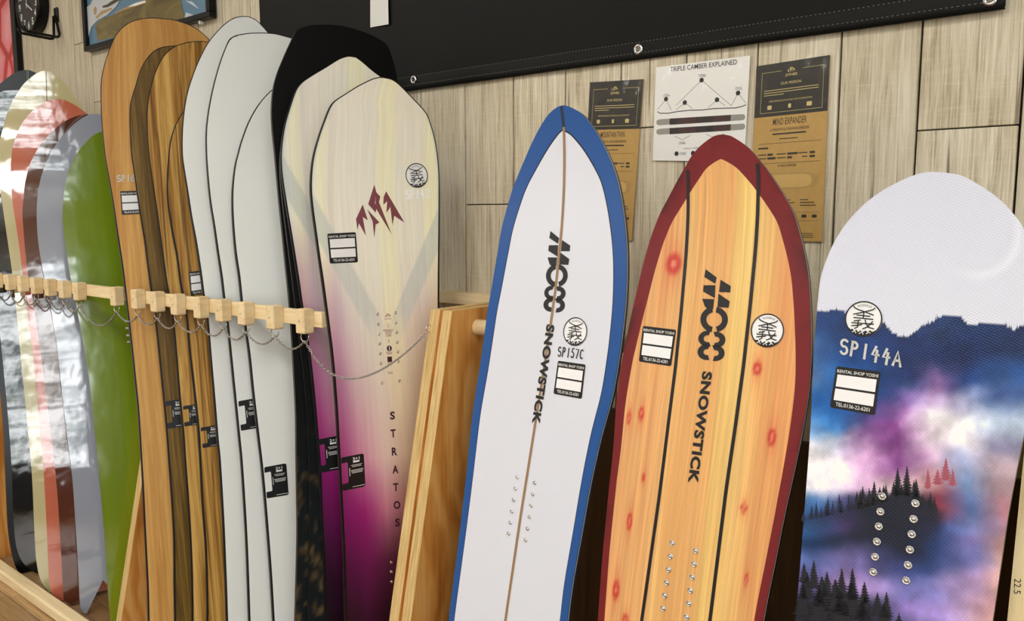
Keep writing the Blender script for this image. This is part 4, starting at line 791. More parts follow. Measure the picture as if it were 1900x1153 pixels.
def ring_poly(cx, cy, ro, ri, a0, a1, n=16, ky=1.0):
    return arc(cx, cy, ro, ro * ky, a0, a1, n) + arc(cx, cy, ri, ri * ky, a1, a0, n)
MOSS = [[(340, 52), (393, 92), (386, 123), (333, 90)], [(330, 130), (387, 130), (384, 193), (327, 160)], [(323, 196), (381, 198), (376, 246), (345, 243), (335, 232)], [(412, 103), (462, 134), (459, 165), (405, 163)], [(402, 171), (457, 208), (451, 240), (397, 236)],
        ring_poly(380, 297, 66, 37, 100, 262, 18, 0.95), ring_poly(382, 297, 66, 37, -80, 78, 18, 0.95), ring_poly(350, 390, 46, 20, 72, 285, 14, 0.85), ring_poly(346, 455, 46, 17, 75, 288, 14, 0.85), ring_poly(390, 395, 46, 17, -105, 108, 14, 0.85), ring_poly(386, 460, 46, 17, -108, 105, 14, 0.85)]
k7 = lambda L: [(1180 + x / 2.62, 480 + y / 2.62) for x, y in L]
A2 = np.array([B2.uv(*p) for p in k7([(338, 53), (462, 134), (325, 498)])]); A1 = np.array([B1.uv(980 + x / 2.957, 410 + y / 2.957) for x, y in ((122, 57), (232, 136), (107, 504))])
aff = np.linalg.solve(np.column_stack((A2, np.ones(3))), A1)
for L in MOSS:
    v = np.array([B2.uv(*p) for p in k7(L)]); n = len(v); f = [tuple(range(n))]
    decal(B2, 'logo_piece', v, f, M['ink'], B2.root, 0.0007); decal(B1, 'logo_piece', np.column_stack((v, np.ones(n))) @ aff, f, M['ink'], B1.root, 0.0007)
text_on(B2, 'lettering', 'SNOWSTICK', (1303.5, 689), (1276.5, 896), (1322.4, 690.5), M['ink'], B2.root, 0.0007, bold=0.045, space=1.08)
text_on(B1, 'lettering', 'SNOWSTICK', (1014.8, 601.5), (987.2, 786), (1029.8, 603.5), M['ink'], B1.root, 0.0010, bold=0.045, space=1.08)
# ------------------------------------------------------------------ the racks
def side_panel(name, x, root, th=0.026, mat=None, yt=None):
    """tapering plywood end panel: front edge slopes out towards the floor"""
    y1 = PT[0] if yt is None else yt
    poly = [(-0.02, 0.0), (-0.02, PT[1]), (y1, PT[1]), (y1 + PS * PT[1], 0.0)]
    v, f = prism_vf(poly, 0, x, x + th); return mesh_obj(name, v, f, mat or M['ply'], root)
XA = -1.19; _a = hit(800, 574, 0, XA); _b = hit(722, 1153, 0, XA); PT = (_a[1], _a[2]); PS = (_b[1] - _a[1]) / (_a[2] - _b[2])
def ply_material():
    t = NT('plywood_face'); co = t.coord(); d = t.noise(t.mapping(co, (1, 5.0, 2.2)), 1.0, 2.0, 0.5, 0.6); w = t.n('ShaderNodeTexWave', wave_type='BANDS', bands_direction='Y'); t.put(w.inputs['Vector'], t.mapping(co, (1, 1, 0.30)))
    w.inputs['Scale'].default_value = 5.0; w.inputs['Distortion'].default_value = 14.0; w.inputs['Detail'].default_value = 3.0; w.inputs['Detail Scale'].default_value = 1.6
    g = t.noise(t.mapping(co, (20, 160, 6)), 1.0, 4.0)
    f = t.math('ADD', t.math('MULTIPLY', w.outputs['Fac'], 0.22), t.math('ADD', t.math('MULTIPLY', g, 0.35), t.math('MULTIPLY', d, 0.55)))
    c = t.ramp(f, [(0.32, srgb(186, 112, 44)), (0.55, srgb(222, 152, 74)), (0.78, srgb(240, 186, 112))]); nrmx = t.n('ShaderNodeSeparateXYZ'); t.put(nrmx.inputs[0], t.n('ShaderNodeNewGeometry').outputs['Normal'])
    edge = t.math('LESS_THAN', t.math('ABSOLUTE', nrmx.outputs[0]), 0.5)
    ge = t.noise(t.mapping(co, (420, 30, 12)), 1.0, 3.0); ce = t.ramp(ge, [(0.3, srgb(178, 144, 84)), (0.7, srgb(224, 196, 140))])
    t.set(color=t.mix(edge, c, ce), rough=0.5, spec=0.3); return t.m
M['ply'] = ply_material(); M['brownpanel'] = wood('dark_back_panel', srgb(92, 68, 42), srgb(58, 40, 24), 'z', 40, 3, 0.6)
def hook_vf(c, r=0.011, w=0.0013):           # open screw hook hanging under a block
    a = np.radians(np.linspace(90, 380, 18)); P = [np.array(c) + (0, 0, 0.010), np.array(c) + (0, 0, 0.001)] + [np.array(c) + np.array([r * math.cos(x) * 0.9, r * math.cos(x) * 0.25, -r + r * math.sin(x)]) for x in a]; return tube_vf(P, w, 6)
PEG_Y = -0.460; RAIL_Y = (-0.432, -0.415)
PZ1 = hit(562, 575, 1, PEG_Y)[2]; PZ0 = hit(556, 620, 1, PEG_Y)[2]; RZ1 = hit(590, 580, 1, RAIL_Y[0])[2]; RZ0 = hit(590, 608.5, 1, RAIL_Y[0])[2]
HOOKS = []
def rack(label, rail_x, pegs, panels):
    root = empty('board_rack', (0.5 * (rail_x[0] + rail_x[1]), -0.25, 0.0), label, 'rack', 'wooden board racks')
    box('front_rail', (rail_x[0], rail_x[1], RAIL_Y[0], RAIL_Y[1], RZ0, RZ1), M['pine'], root, 0.0015)
    for px in pegs:
        xc = hit(px, 560, 1, PEG_Y)[0]; p = box('peg', (xc - 0.030, xc, PEG_Y, RAIL_Y[0] + 0.0005, PZ0, PZ1), M['pinepeg'], root, 0.0025)
        c = (xc - 0.008, PEG_Y + 0.008, PZ0 + 0.004); v, f = hook_vf(c); mesh_obj('screw_hook', v, f, M['steel'], p, smooth=True); HOOKS.append((c[0] + 0.0, c[1], c[2] - 0.019))
        v, f = tube_vf([(xc - 0.015, PEG_Y + 0.001, 0.5 * (PZ0 + PZ1)), (xc - 0.015, PEG_Y - 0.0007, 0.5 * (PZ0 + PZ1))], 0.0022, 8); mesh_obj('screw_head', v, f, M['steel'], p)
    return root
_e1 = hit(229, 540, 1, RAIL_Y[0])[0]; _e0 = hit(-60, 520, 1, RAIL_Y[0])[0]; _e2 = hit(243, 545, 1, RAIL_Y[0])[0]; _e3 = hit(596.5, 590, 1, RAIL_Y[0])[0]
rkL = rack('pine rack with pegs holding the glossy coloured boards', (_e0, _e1), [-8, 17, 40, 65, 90, 117, 144, 213], None)
rkM = rack('pine rack with pegs holding the veneer, white and pale boards', (_e2, _e3), [252, 288, 326, 369, 410, 452, 506, 562], None)
BZ = (hit(860, 566, 1, -0.04)[2], hit(860, 545, 1, -0.04)[2])
box('back_rail', (_e0, -2.405, -0.038, -0.0125 + 0.012, BZ[0], BZ[1]), M['pine'], rkL, 0.001); box('back_rail', (_e2, XA - 0.002, -0.038, -0.0005, BZ[0], BZ[1]), M['pine'], rkM, 0.001)
fb = hit(0, 1031, 2, 0.042)[1]; xb = (hit(-60, 1000, 2, 0.042)[0] - 0.2, XA - 0.03)
v, f = box_vf(xb[0], -2.405, fb - 0.053, fb - 0.008, 0.0005, 0.042); v, f = bevel_vf(v, f, 0.006); mesh_obj('floor_rail', v, f, M['pine'], rkL)
v, f = box_vf(-2.365, xb[1], fb - 0.13, fb - 0.085, 0.0005, 0.042); v, f = bevel_vf(v, f, 0.006); mesh_obj('floor_rail', v, f, M['pine'], rkM)
XL = -2.40; _p = hit(245, 1019, 0, XL + 0.03)
side_panel('side_panel', XL, rkM, 0.03, yt=_p[1] - PS * (PT[1] - _p[2]))
_xl0 = hit(-6, 900, 1, -0.45)[0]
side_panel('side_panel', _xl0 - 0.16, rkL, 0.03)
side_panel('side_panel', XA, rkM)
rkR = empty('board_rack', (-0.6, -0.2, 0.0), 'plywood rack behind the three boards leaning at the right', 'rack', 'wooden board racks')
side_panel('side_panel', XA + 0.034, rkR)
_d = hit(886, 607, 0, XA + 0.061); v, f = tube_vf([_d + np.array([-0.0005, 0, 0]), _d + np.array([0.95, 0, 0])], 0.0165, 20); mesh_obj('dowel_rail', v, f, M['pine'], rkR)
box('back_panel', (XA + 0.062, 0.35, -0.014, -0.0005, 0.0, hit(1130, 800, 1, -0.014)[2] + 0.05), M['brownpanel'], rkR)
box('back_rail', (XA + 0.062, 0.35, -0.030, -0.0142, BZ[0] - 0.1, BZ[0] - 0.06), M['pine'], rkR)
M['pinez'] = wood('pine_upright', srgb(244, 226, 180), srgb(222, 196, 142), 'z', 60, 3)
def _front(x, z): return np.array([x, PT[0] + PS * (PT[1] - z), z])
_bx = min((abs(proj(_front(x, z))[0] - 1884) + abs(proj(_front(x, z))[1] - 1000), x) for x in np.linspace(-0.5, 0.1, 121) for z in np.linspace(0.6, 1.1, 51))[1]
v, f = prism_vf([(-0.02, 0.0), (-0.02, PT[1]), (PT[0], PT[1]), (PT[0] + PS * PT[1], 0.0)], 0, _bx, _bx + 0.034); rp = mesh_obj('side_panel', v, f, M['pinez'], rkR)
sfR = Surf(_front(_bx, 0.0), (1, 0, 0), _front(_bx, 1.0) - _front(_bx, 0.0))
text_on(sfR, 'size_mark', '22.5', (1882, 1074), (1881, 1102), (1895, 1075), M['ink'], rp, 0.0006)
# screw eye on the plywood end panel, and the long chain
eye = np.array(hit(797, 609, 0, XA)) + np.array([0.004, -0.004, 0]); a = np.linspace(0, 2 * math.pi, 17)[:-1]
v, f = tube_vf([eye + np.array([0.002, 0.008 * math.cos(t) - 0.004, 0.008 * math.sin(t)]) for t in a], 0.0011, 6, True); mesh_obj('screw_eye', v, f, M['steel'], rkM, smooth=True)
def catenary(a, b, sag, n=40): t = np.linspace(0, 1, n); return np.outer(1 - t, a) + np.outer(t, b) - np.outer(4 * sag * t * (1 - t), (0, 0, 1))
path = []
hs = [np.array(h) for h in HOOKS]
SAG = [0.03] * len(hs)
for i in range(len(hs) - 1):
    d = np.linalg.norm(hs[i + 1] - hs[i]); path.append(catenary(hs[i], hs[i + 1], 0.05 if d > 0.15 else 0.024))
lastp = catenary(hs[-1], eye + np.array([0, -0.006, -0.006]), 0.086, 80); lastp[:, 1] -= 0.034 * np.sin(np.pi * np.linspace(0, 1, 80)); path.append(lastp); path = np.vstack(path)
seg = np.r_[0, np.cumsum(np.linalg.norm(np.diff(path, axis=0), axis=1))]; step = 0.0052; ts = np.arange(0, seg[-1], step); cp = np.column_stack([np.interp(ts, seg, path[:, k]) for k in range(3)])
parts = []
for i in range(len(cp) - 1):
    m = 0.5 * (cp[i] + cp[i + 1]); t = nrm(cp[i + 1] - cp[i] + 1e-9); s_ = nrm(np.cross(t, (0.2, 0.1, 1))); b_ = np.cross(t, s_); ang = math.radians(40 if i % 2 else -40); e1 = s_ * math.cos(ang) + b_ * math.sin(ang)
    parts.append(tube_vf([m + t * 0.0042 * math.cos(q) + e1 * 0.0023 * math.sin(q) for q in np.linspace(0, 2 * math.pi, 9)[:-1]], 0.00095, 4, True))
v, f = join_vf(parts); ch = empty('security_chain', cp[len(cp) // 2], 'thin steel chain looped along the rack hooks to the plywood panel', 'chain'); o = mesh_obj('chain_links', v, f, M['chain'], ch, smooth=True); o['kind'] = 'stuff'
# ------------------------------------------------------------------ on the wall
W0 = Surf((0, 0, 0), (1, 0, 0), (0, 0, 1))   # the wall face; offsets come out towards the room
def wsurf(y): return Surf((0, y, 0), (1, 0, 0), (0, 0, 1))
# banner
bx0, bx1 = hit(480, 60, 1, -0.012)[0], hit(1866, 18, 1, -0.006)[0]; bz0 = hit(1180, 107, 1, -0.01)[2]; bz1 = 2.5
nx, nz = 120, 24; V = []; wf = lambda x, z: -0.009 - 0.003 * math.sin(x * 7.0 + 1.0) * math.sin(x * 2.3) - 0.0015 * math.sin(x * 17)
for j in range(nz + 1):
    for i in range(nx + 1):
        x = bx0 + (bx1 - bx0) * i / nx; z = bz0 + (bz1 - bz0) * j / nz; V.append((x, min(-0.0035, wf(x, z)), z))
n = len(V); V2 = [(x, y + 0.0012, z) for x, y, z in V]; fc = [(j * (nx + 1) + i, j * (nx + 1) + i + 1, (j + 1) * (nx + 1) + i + 1, (j + 1) * (nx + 1) + i) for j in range(nz) for i in range(nx)]
t = NT('black_vinyl'); gn = t.noise(t.mapping(t.coord(), (300, 300, 300)), 1.0, 2.0); t.set(color=srgb(11, 12, 9), rough=0.5, spec=0.15); t.bump(gn, 0.05, 0.0005); M['vinyl'] = t.m
ban = empty('banner', (0.5 * (bx0 + bx1), -0.01, bz0), 'large black vinyl banner with metal eyelets hung along the wall', 'banner')
mesh_obj('banner_cloth', np.array(V + V2), fc + [tuple(q + n for q in p[::-1]) for p in fc], M['vinyl'], ban, smooth=True)
hv = []; hf = []
for i in range(nx + 1):
    x = bx0 + (bx1 - bx0) * i / nx; y = min(-0.0035, wf(x, bz0)) ; hv += [(x, y - 0.0008, bz0 + 0.030), (x, y - 0.0045, bz0 + 0.006), (x, y - 0.004, bz0 - 0.003), (x, y - 0.001, bz0 - 0.005), (x, y + 0.0025, bz0 - 0.002)]
for i in range(nx):
    for k in range(4): hf.append((i * 5 + k, i * 5 + k + 1, (i + 1) * 5 + k + 1, (i + 1) * 5 + k))
mesh_obj('hem', np.array(hv), hf, M['vinyl'], ban, smooth=True)
sv = []; sf = []
for zz, dy in ((bz0 + 0.0305, 0.0), (bz0 + 0.008, 0.0042)):
    x = bx0 + 0.02
    while x < bx1 - 0.02:
        y = min(-0.0035, wf(x, bz0 if dy else zz)) - 0.0022 - dy; k = len(sv); sv += [(x, y, zz), (x + 0.0034, y, zz), (x + 0.0034, y, zz + 0.0009), (x, y, zz + 0.0009)]; sf.append((k, k + 1, k + 2, k + 3)); x += 0.0082
o = mesh_obj('stitches', np.array(sv), sf, plain('grey_thread', srgb(120, 118, 108), 0.7), ban); o['kind'] = 'stuff'
def grommet(px, py):
    p = hit(px, py, 1, -0.012); y = min(-0.0035, wf(p[0], p[2])) - 0.0042; V = []; fs = []; prof = [(0.0048, -0.0004), (0.0055, 0.0012), (0.0078, 0.0016), (0.0102, 0.0010), (0.0108, 0.0)]; n = 24
    for r, h in prof: V += [(p[0] + r * math.cos(2 * math.pi * k / n), y - h, p[2] + r * math.sin(2 * math.pi * k / n)) for k in range(n)]
    for j in range(len(prof) - 1):
        for k in range(n): fs.append((j * n + k, j * n + (k + 1) % n, (j + 1) * n + (k + 1) % n, (j + 1) * n + k))
    g = mesh_obj('eyelet', np.array(V), fs, M['steel'], ban, smooth=True)
    mesh_obj('eyelet_hole', np.array([(p[0] + 0.005 * math.cos(2 * math.pi * k / n), y - 0.0002, p[2] + 0.005 * math.sin(2 * math.pi * k / n)) for k in range(n)]), [tuple(range(n))], M['gap'] if px < 1000 else plain('wall_through_hole', srgb(120, 112, 100), 0.8), g)
for p in ((767, 148), (1183, 91), (1838, -1)): grommet(*p)
Sb = wsurf(-0.0155); logo_on(Sb, 'printed_letter', [[(687, -60), (719, -60), (721, 45), (687, 51)]], plain('white_vinyl_print', srgb(222, 222, 214), 0.4), ban, 0.0)
# posters
def poster(name, label, TL, TR, BR, BL, mat, y=-0.0045):
    S = wsurf(y); Q = quad_uv(S, (TL, TR, BR, BL)); root = empty(name, S.P(*(0.5 * (Q[2] + Q[3]))), label, 'poster', 'laminated posters')
    P = [S.P(*q) for q in Q]; P2 = [p + np.array([0, 0.0015, 0]) for p in P]; mesh_obj('poster_sheet', np.array(P + P2), [(3, 2, 1, 0), (4, 5, 6, 7), (0, 1, 5, 4), (1, 2, 6, 5), (2, 3, 7, 6), (3, 0, 4, 7)], mat, root)
    E = [q_at(Q, a, b) for a, b in ((-0.045, -0.02), (1.04, -0.02), (1.04, 1.015), (-0.045, 1.015))]; k = 24; V = []; fs = []
    for j in range(k + 1):
        for i in range(k + 1):
            q = (1 - j / k) * ((1 - i / k) * E[0] + i / k * E[1]) + (j / k) * ((1 - i / k) * E[3] + i / k * E[2]); V.append(S.P(q[0], q[1], 0.0022 + 0.0006 * math.sin(i * 1.1 + j * 0.7)))
    fs = [(j * (k + 1) + i, j * (k + 1) + i + 1, (j + 1) * (k + 1) + i + 1, (j + 1) * (k + 1) + i) for j in range(k) for i in range(k)]
    mesh_obj('plastic_sleeve', np.array(V), fs, M['sleeve'], root, smooth=True)
    return S, Q, root
t = NT('clear_plastic_sleeve'); M['sleeve'] = t.m; _tr = t.n('ShaderNodeBsdfTransparent'); _gs = t.n('ShaderNodeBsdfGlossy'); _gs.inputs['Roughness'].default_value = 0.12; _mx = t.n('ShaderNodeMixShader'); _mx.inputs[0].default_value = 0.03
_bp = t.n('ShaderNodeBump'); _bp.inputs['Strength'].default_value = 0.4; _bp.inputs['Distance'].default_value = 0.01; t.put(_bp.inputs['Height'], t.noise(t.mapping(t.coord(), (16, 1, 9)), 1.0, 3.0)); t.t.links.new(_bp.outputs[0], _gs.inputs['Normal'])
t.t.links.new(_tr.outputs[0], _mx.inputs[1]); t.t.links.new(_gs.outputs[0], _mx.inputs[2]); t.t.links.new(_mx.outputs[0], t.t.nodes['Material Output'].inputs[0])
t = NT('kraft_card'); M['kraft'] = t.m; t.set(color=t.mix(t.noise(t.mapping(t.coord(), (60, 60, 60)), 1.0, 4.0), srgb(196, 158, 88), srgb(174, 136, 68)), rough=0.6)
t = NT('dark_photo_print'); M['darkprint'] = t.m; t.set(color=t.ramp(t.noise(t.mapping(t.coord(), (26, 1, 40)), 1.0, 5.0, 0.6, 1.0), [(0.35, srgb(18, 17, 12)), (0.7, srgb(48, 45, 34))]), rough=0.5)
M['paper'] = plain('white_paper', srgb(238, 237, 231), 0.6); M['oval'] = plain('kraft_shade', srgb(176, 140, 76), 0.6); M['oval2'] = plain('kraft_light', srgb(202, 164, 94), 0.6); M['rust'] = plain('dark_rust_print', srgb(62, 32, 30), 0.5); M['rust2'] = plain('black_brown_print', srgb(36, 24, 24), 0.5); M['dots'] = plain('grey_dot_print', srgb(150, 148, 138), 0.6); M['greyink'] = plain('grey_ink', srgb(90, 88, 86), 0.6)
def info_poster(label, title, TL, TR, BR, BL, split, sub):
    S, Q, root = poster('info_poster', label, TL, TR, BR, BL, M['kraft']); o = 0.0003
    rect_on(S, 'dark_header', Q, 0, 1, 0, split, M['darkprint'], root, o); g = M['gold']
    multi_rect(S, 'header_frame', Q, [(0.08, 0.35, split * 0.155, split * 0.162), (0.65, 0.93, split * 0.155, split * 0.162), (0.08, 0.084, split * 0.155, split * 0.93), (0.926, 0.93, split * 0.155, split * 0.93), (0.08, 0.93, split * 0.925, split * 0.932)], g, root, o * 2)
    mm = lambda L: [q_at(Q, 0.44 + (x - 107) / 471 * 0.11, split * (0.10 + (y - 330) / 518 * 0.115)) for x, y in L]
    for L in LOGO: v = mm(L); decal(S, 'logo_piece', v, [tuple(range(len(v)))[::-1]], g, root, o * 2)
    k = split
    text_q(S, 'poster_text', 'JONES', Q, 0.41, 0.575, 0.225 * k, 0.285 * k, g, root, o * 2, 0.015); text_q(S, 'poster_text', 'OUR MISSION', Q, 0.35, 0.635, 0.37 * k, 0.42 * k, g, root, o * 2)
    rows = [(0.12, 0.87, 0.50 * k, 0.512 * k), (0.12, 0.87, 0.545 * k, 0.557 * k), (0.12, 0.40, 0.59 * k, 0.602 * k)]
    multi_rect(S, 'poster_text_rows', Q, rows, M['greyink'] if False else g, root, o * 2)
    text_q(S, 'poster_text', 'PERFORMANCE FOCUSED, ECO-CONSCIOUS', Q, 0.20, 0.79, 0.70 * k, 0.735 * k, g, root, o * 2)
    for a, b in ((0.18, 0.24), (0.47, 0.51), (0.72, 0.79)): rect_on(S, 'poster_icon', Q, a, b, 0.79 * k, 0.87 * k, g, root, o * 2, 0.012)
    d = M['kraftink']; r = 1 - split; T_ = lambda t: split + r * t
    text_q(S, 'poster_title', title, Q, 0.27, 0.73, T_(0.020), T_(0.072), d, root, o, 0.003); text_q(S, 'poster_text', sub, Q, 0.23, 0.77, T_(0.098), T_(0.120), d, root, o, 0.0)
    multi_rect(S, 'poster_text_rows', Q, [(0.27, 0.73, T_(0.138), T_(0.15)), (0.37, 0.62, T_(0.18), T_(0.187)), (0.08, 0.94, T_(0.215), T_(0.218)), (0.08, 0.22, T_(0.245), T_(0.258)), (0.08, 0.20, T_(0.30), T_(0.308)), (0.10, 0.20, T_(0.33), T_(0.338)), (0.34, 0.47, T_(0.30), T_(0.308)), (0.35, 0.47, T_(0.33), T_(0.338)), (0.64, 0.76, T_(0.30), T_(0.308)), (0.69, 0.76, T_(0.33), T_(0.338)),
        (0.215, 0.29, T_(0.296), T_(0.313)), (0.215, 0.33, T_(0.326), T_(0.343)), (0.49, 0.63, T_(0.296), T_(0.313)), (0.49, 0.555, T_(0.326), T_(0.343)), (0.79, 0.86, T_(0.296), T_(0.313)), (0.79, 0.86, T_(0.326), T_(0.343)), (0.08, 0.94, T_(0.373), T_(0.376)),
        (0.36, 0.48, T_(0.628), T_(0.636)), (0.20, 0.28, T_(0.628), T_(0.636)), (0.38, 0.56, T_(0.668), T_(0.675)), (0.38, 0.62, T_(0.69), T_(0.697)), (0.38, 0.44, T_(0.712), T_(0.719)), (0.69, 0.80, T_(0.668), T_(0.675)), (0.69, 0.88, T_(0.69), T_(0.697)), (0.69, 0.90, T_(0.712), T_(0.719)), (0.08, 0.94, T_(0.768), T_(0.7705)), (0.08, 0.94, T_(0.895 - 0.06), T_(0.8375 - 0.0)), (0.70, 0.88, T_(0.935), T_(0.94)), (0.70, 0.88, T_(0.95), T_(0.955)), (0.70, 0.88, T_(0.965), T_(0.97))], d, root, o)
    text_q(S, 'poster_text', '3D BASE CONTOUR', Q, 0.36, 0.62, T_(0.388), T_(0.406), d, root, o, 0.01)
    def oval(s0, s1, t0, t1): return [q_at(Q, 0.5 * (s0 + s1) + 0.5 * (s1 - s0) * np.sign(math.cos(a)) * abs(math.cos(a)) ** 0.35, 0.5 * (t0 + t1) + 0.5 * (t1 - t0) * np.sign(math.sin(a)) * abs(math.sin(a)) ** 0.7) for a in np.linspace(0, 2 * math.pi, 41)[:-1]]
    for mt, q, oo in ((M['oval'], oval(0.08, 0.92, T_(0.455), T_(0.585)), o), (M['oval2'], oval(0.16, 0.83, T_(0.468), T_(0.572)), o * 2)): decal(S, 'board_drawing', q, [tuple(range(40))[::-1]], mt, root, oo)
    for i in range(4): rect_on(S, 'poster_icon', Q, 0.47 + 0.135 * i - 0.02, 0.47 + 0.135 * i + 0.045, T_(0.788), T_(0.813), d, root, o, 0.012)
    return S, Q, root
info_poster('black and kraft-brown poster titled MIND EXPANDER', 'MIND EXPANDER', (1405, 123), (1540, 102), (1525, 449), (1388, 446), 0.293, 'ALTERNATIVE ALL-MOUNTAIN SHREDDER')
info_poster('black and kraft-brown poster titled MOUNTAIN TWIN, behind the blue-rimmed board', 'MOUNTAIN TWIN', (1095, 153), (1194, 147), (1172, 447), (1078, 442), 0.300, 'FREESTYLE ALL-MOUNTAIN FREERIDE')
S, Q, root = poster('camber_poster', 'white laminated diagram poster headed TRIPLE CAMBER EXPLAINED', (1217, 125), (1392, 103), (1381, 300), (1211, 298), M['paper'])
o = 0.0003; pm = lambda x, y: S.uv(1080 + x / 3.118, 90 + y / 3.118); d = M['ink']
text_on(S, 'poster_title', 'TRIPLE CAMBER EXPLAINED', (1244, 133.5), (1367.5, 119.5), (1244, 124.5), d, root, o, bold=0.004)
def pline(name, pts, w, mat): v, f = stroke_vf([[pm(*p) for p in L] for L in pts], w); ob = decal(S, name, v, f, mat, root, o); ob['kind'] = 'stuff'; return ob
pline('diagram_lines', [[(692, 183), (545, 328)], [(692, 183), (863, 331)], [(486, 293), (436, 354)], [(486, 293), (516, 357)], [(595, 313), (545, 355)], [(595, 313), (638, 348)], [(781, 297), (730, 343)], [(781, 297), (829, 332)], [(903, 258), (864, 332)], [(903, 258), (948, 317)], [(535, 508), (580, 528), (628, 503)], [(720, 497), (770, 520), (822, 493)]], 0.0008, M['greyink'])
pline('diagram_profile', [[(436, 366), (450, 375), (500, 375), (560, 364), (620, 358), (700, 356), (760, 348), (830, 346), (890, 344), (925, 336), (948, 326)]], 0.0016, d)
for x, y in ((692, 183), (486, 293), (595, 313), (781, 297), (903, 258), (547, 609), (642, 606)):
    c = pm(x, y); decal(S, 'diagram_dot', [c + 0.0046 * np.array((math.cos(a), math.sin(a))) for a in np.linspace(0, 2 * math.pi, 17)[:-1]], [tuple(range(16))], d, root, o * 2)
def pbar(pts, mat, oo=o): decal(S, 'diagram_bar', [pm(*p) for p in pts], [tuple(range(len(pts)))[::-1]], mat, root, oo)
for dy in (0, 55):
    pbar([(432, 416 + dy), (450, 410 + dy), (507, 406 + dy), (505, 443 + dy - 3), (445, 448 + dy - 3), (430, 440 + dy - 3)], M['dots']); pbar([(861, 384 + dy), (935, 380 + dy), (944, 390 + dy), (942, 408 + dy), (930, 415 + dy), (859, 420 + dy)], M['dots'])
    for i in range(7):
        a, b = 507 + 50.6 * i, 507 + 50.6 * (i + 1); yy = lambda x: 406 - (x - 507) * 0.062 + dy; pbar([(a, yy(a)), (b, yy(b)), (b - 1, yy(b) + 36), (a - 1, yy(a) + 36)], M['rust'] if i in (1, 2, 5, 6) else M['rust2'])
for s, x0, x1, y in (('OVERALL', 672, 718, 154), ('CAMBER', 675, 715, 163), ('TAIL', 476, 500, 268), ('ROCKER', 470, 510, 276), ('FRONT', 888, 926, 228), ('ROCKER', 886, 928, 238), ('MICRO', 562, 596, 545), ('CAMBER', 558, 600, 553), ('TRIPLE CAMBER', 586, 690, 581), ('OVERALL', 562, 606, 606), ('CAMBER', 562, 602, 615)):
    a, b, c = (1080 + x0 / 3.118, 90 + y / 3.118 + 1), (1080 + x1 / 3.118, 90 + (y - (x1 - x0) * 0.06) / 3.118 + 1), (1080 + x0 / 3.118, 90 + (y - 8) / 3.118 + 1); text_on(S, 'diagram_text', s, a, b, c, M['greyink'], root, o)
# framed photograph
def frame_box(label, name, xl, xr, zb, zt, y0, depth, fw, picmat, group=None, cat='picture'):
    root = empty(name, (0.5 * (xl + xr), y0, zb), label, cat, group)
    for nm, b in (('frame_bar', (xl, xr, y0 - depth, y0, zb, zb + fw)), ('frame_bar', (xl, xr, y0 - depth, y0, zt - fw, zt)), ('frame_bar', (xl, xl + fw, y0 - depth, y0, zb + fw, zt - fw)), ('frame_bar', (xr - fw, xr, y0 - depth, y0, zb + fw, zt - fw))): box(nm, b, M['blackframe'], root, 0.002)
    box('print', (xl + fw, xr - fw, y0 - depth * 0.45, y0 - 0.001, zb + fw, zt - fw), picmat, root); return root
M['blackframe'] = plain('black_frame', srgb(8, 8, 9), 0.35, spec=0.25)
fd = 0.03; _l = hit(155, 90, 1, -fd); _r = hit(388, 38, 1, -fd)
M['photoblue'] = plain('photo_blue', srgb(92, 130, 156), 0.3); M['olive'] = deck = None
t = NT('photo_olive'); M['olive'] = t.m; t.set(color=t.ramp(t.noise(t.mapping(t.coord(), (5, 1, 12)), 1.0, 4.0, 0.6, 1.5), [(0.35, srgb(86, 74, 34)), (0.6, srgb(128, 112, 62)), (0.8, srgb(166, 150, 108))]), rough=0.3)
M['photosilver'] = plain('photo_silver', srgb(196, 202, 206), 0.3); M['phototan'] = plain('photo_tan', srgb(178, 146, 92), 0.3)
fr_ = frame_box('black framed photograph of an olive mountain under blue sky', 'framed_photo', _l[0], _r[0], 0.5 * (_l[2] + _r[2]), 2.62, -0.002, fd - 0.002, 0.019, M['photoblue'])
Sp = wsurf(-0.016); k5 = lambda L: [(140 + x / 7.208, y / 7.208) for x, y in L]
logo_on(Sp, 'photo_hill', [k5([(300, 548), (262, 360), (330, 262), (530, 190), (640, 130), (900, 40), (1050, -160), (1300, -160), (1400, -20), (1460, 240), (1340, 300), (900, 420), (480, 505)])], M['olive'], fr_, 0.0)
logo_on(Sp, 'photo_cloud', [k5([(125, 110), (205, 60), (260, -80), (640, -80), (545, 90), (420, 205), (300, 270), (215, 360), (160, 555), (150, 420)])], M['photosilver'], fr_, 0.0004)
logo_on(Sp, 'photo_ridge', [k5([(530, 190), (545, 160), (700, 90), (850, 20), (945, 5), (940, 40), (800, 90), (640, 140)])], M['phototan'], fr_, 0.0008); logo_on(Sp, 'photo_ridge', [k5([(700, 92), (800, 42), (943, 8), (942, 34), (800, 80)])], M['paper'], fr_, 0.0010)
logo_on(Sp, 'photo_ridge', [k5([(250, 195), (245, 120), (268, 85), (290, 120), (280, 190)])], M['phototan'], fr_, 0.0008); logo_on(Sp, 'photo_ridge', [k5([(270, 230), (350, 150), (480, 105), (500, 120), (360, 190), (290, 250)])], M['phototan'], fr_, 0.0010); logo_on(Sp, 'photo_rocks', [k5([(365, 80), (430, 60), (480, 20), (560, -20), (600, 0), (500, 60), (440, 95), (370, 105)])], plain('photo_dark_rock', srgb(70, 62, 44), 0.4), fr_, 0.0012)
logo_on(Sp, 'photo_cloud', [k5([(1470, 10), (1560, 20), (1660, 120), (1600, 90), (1520, 40)])], M['photosilver'], fr_, 0.0004); logo_on(Sp, 'photo_cloud', [k5([(1460, 240), (1480, 165), (1590, 205), (1500, 235)])], M['photosilver'], fr_, 0.0005)
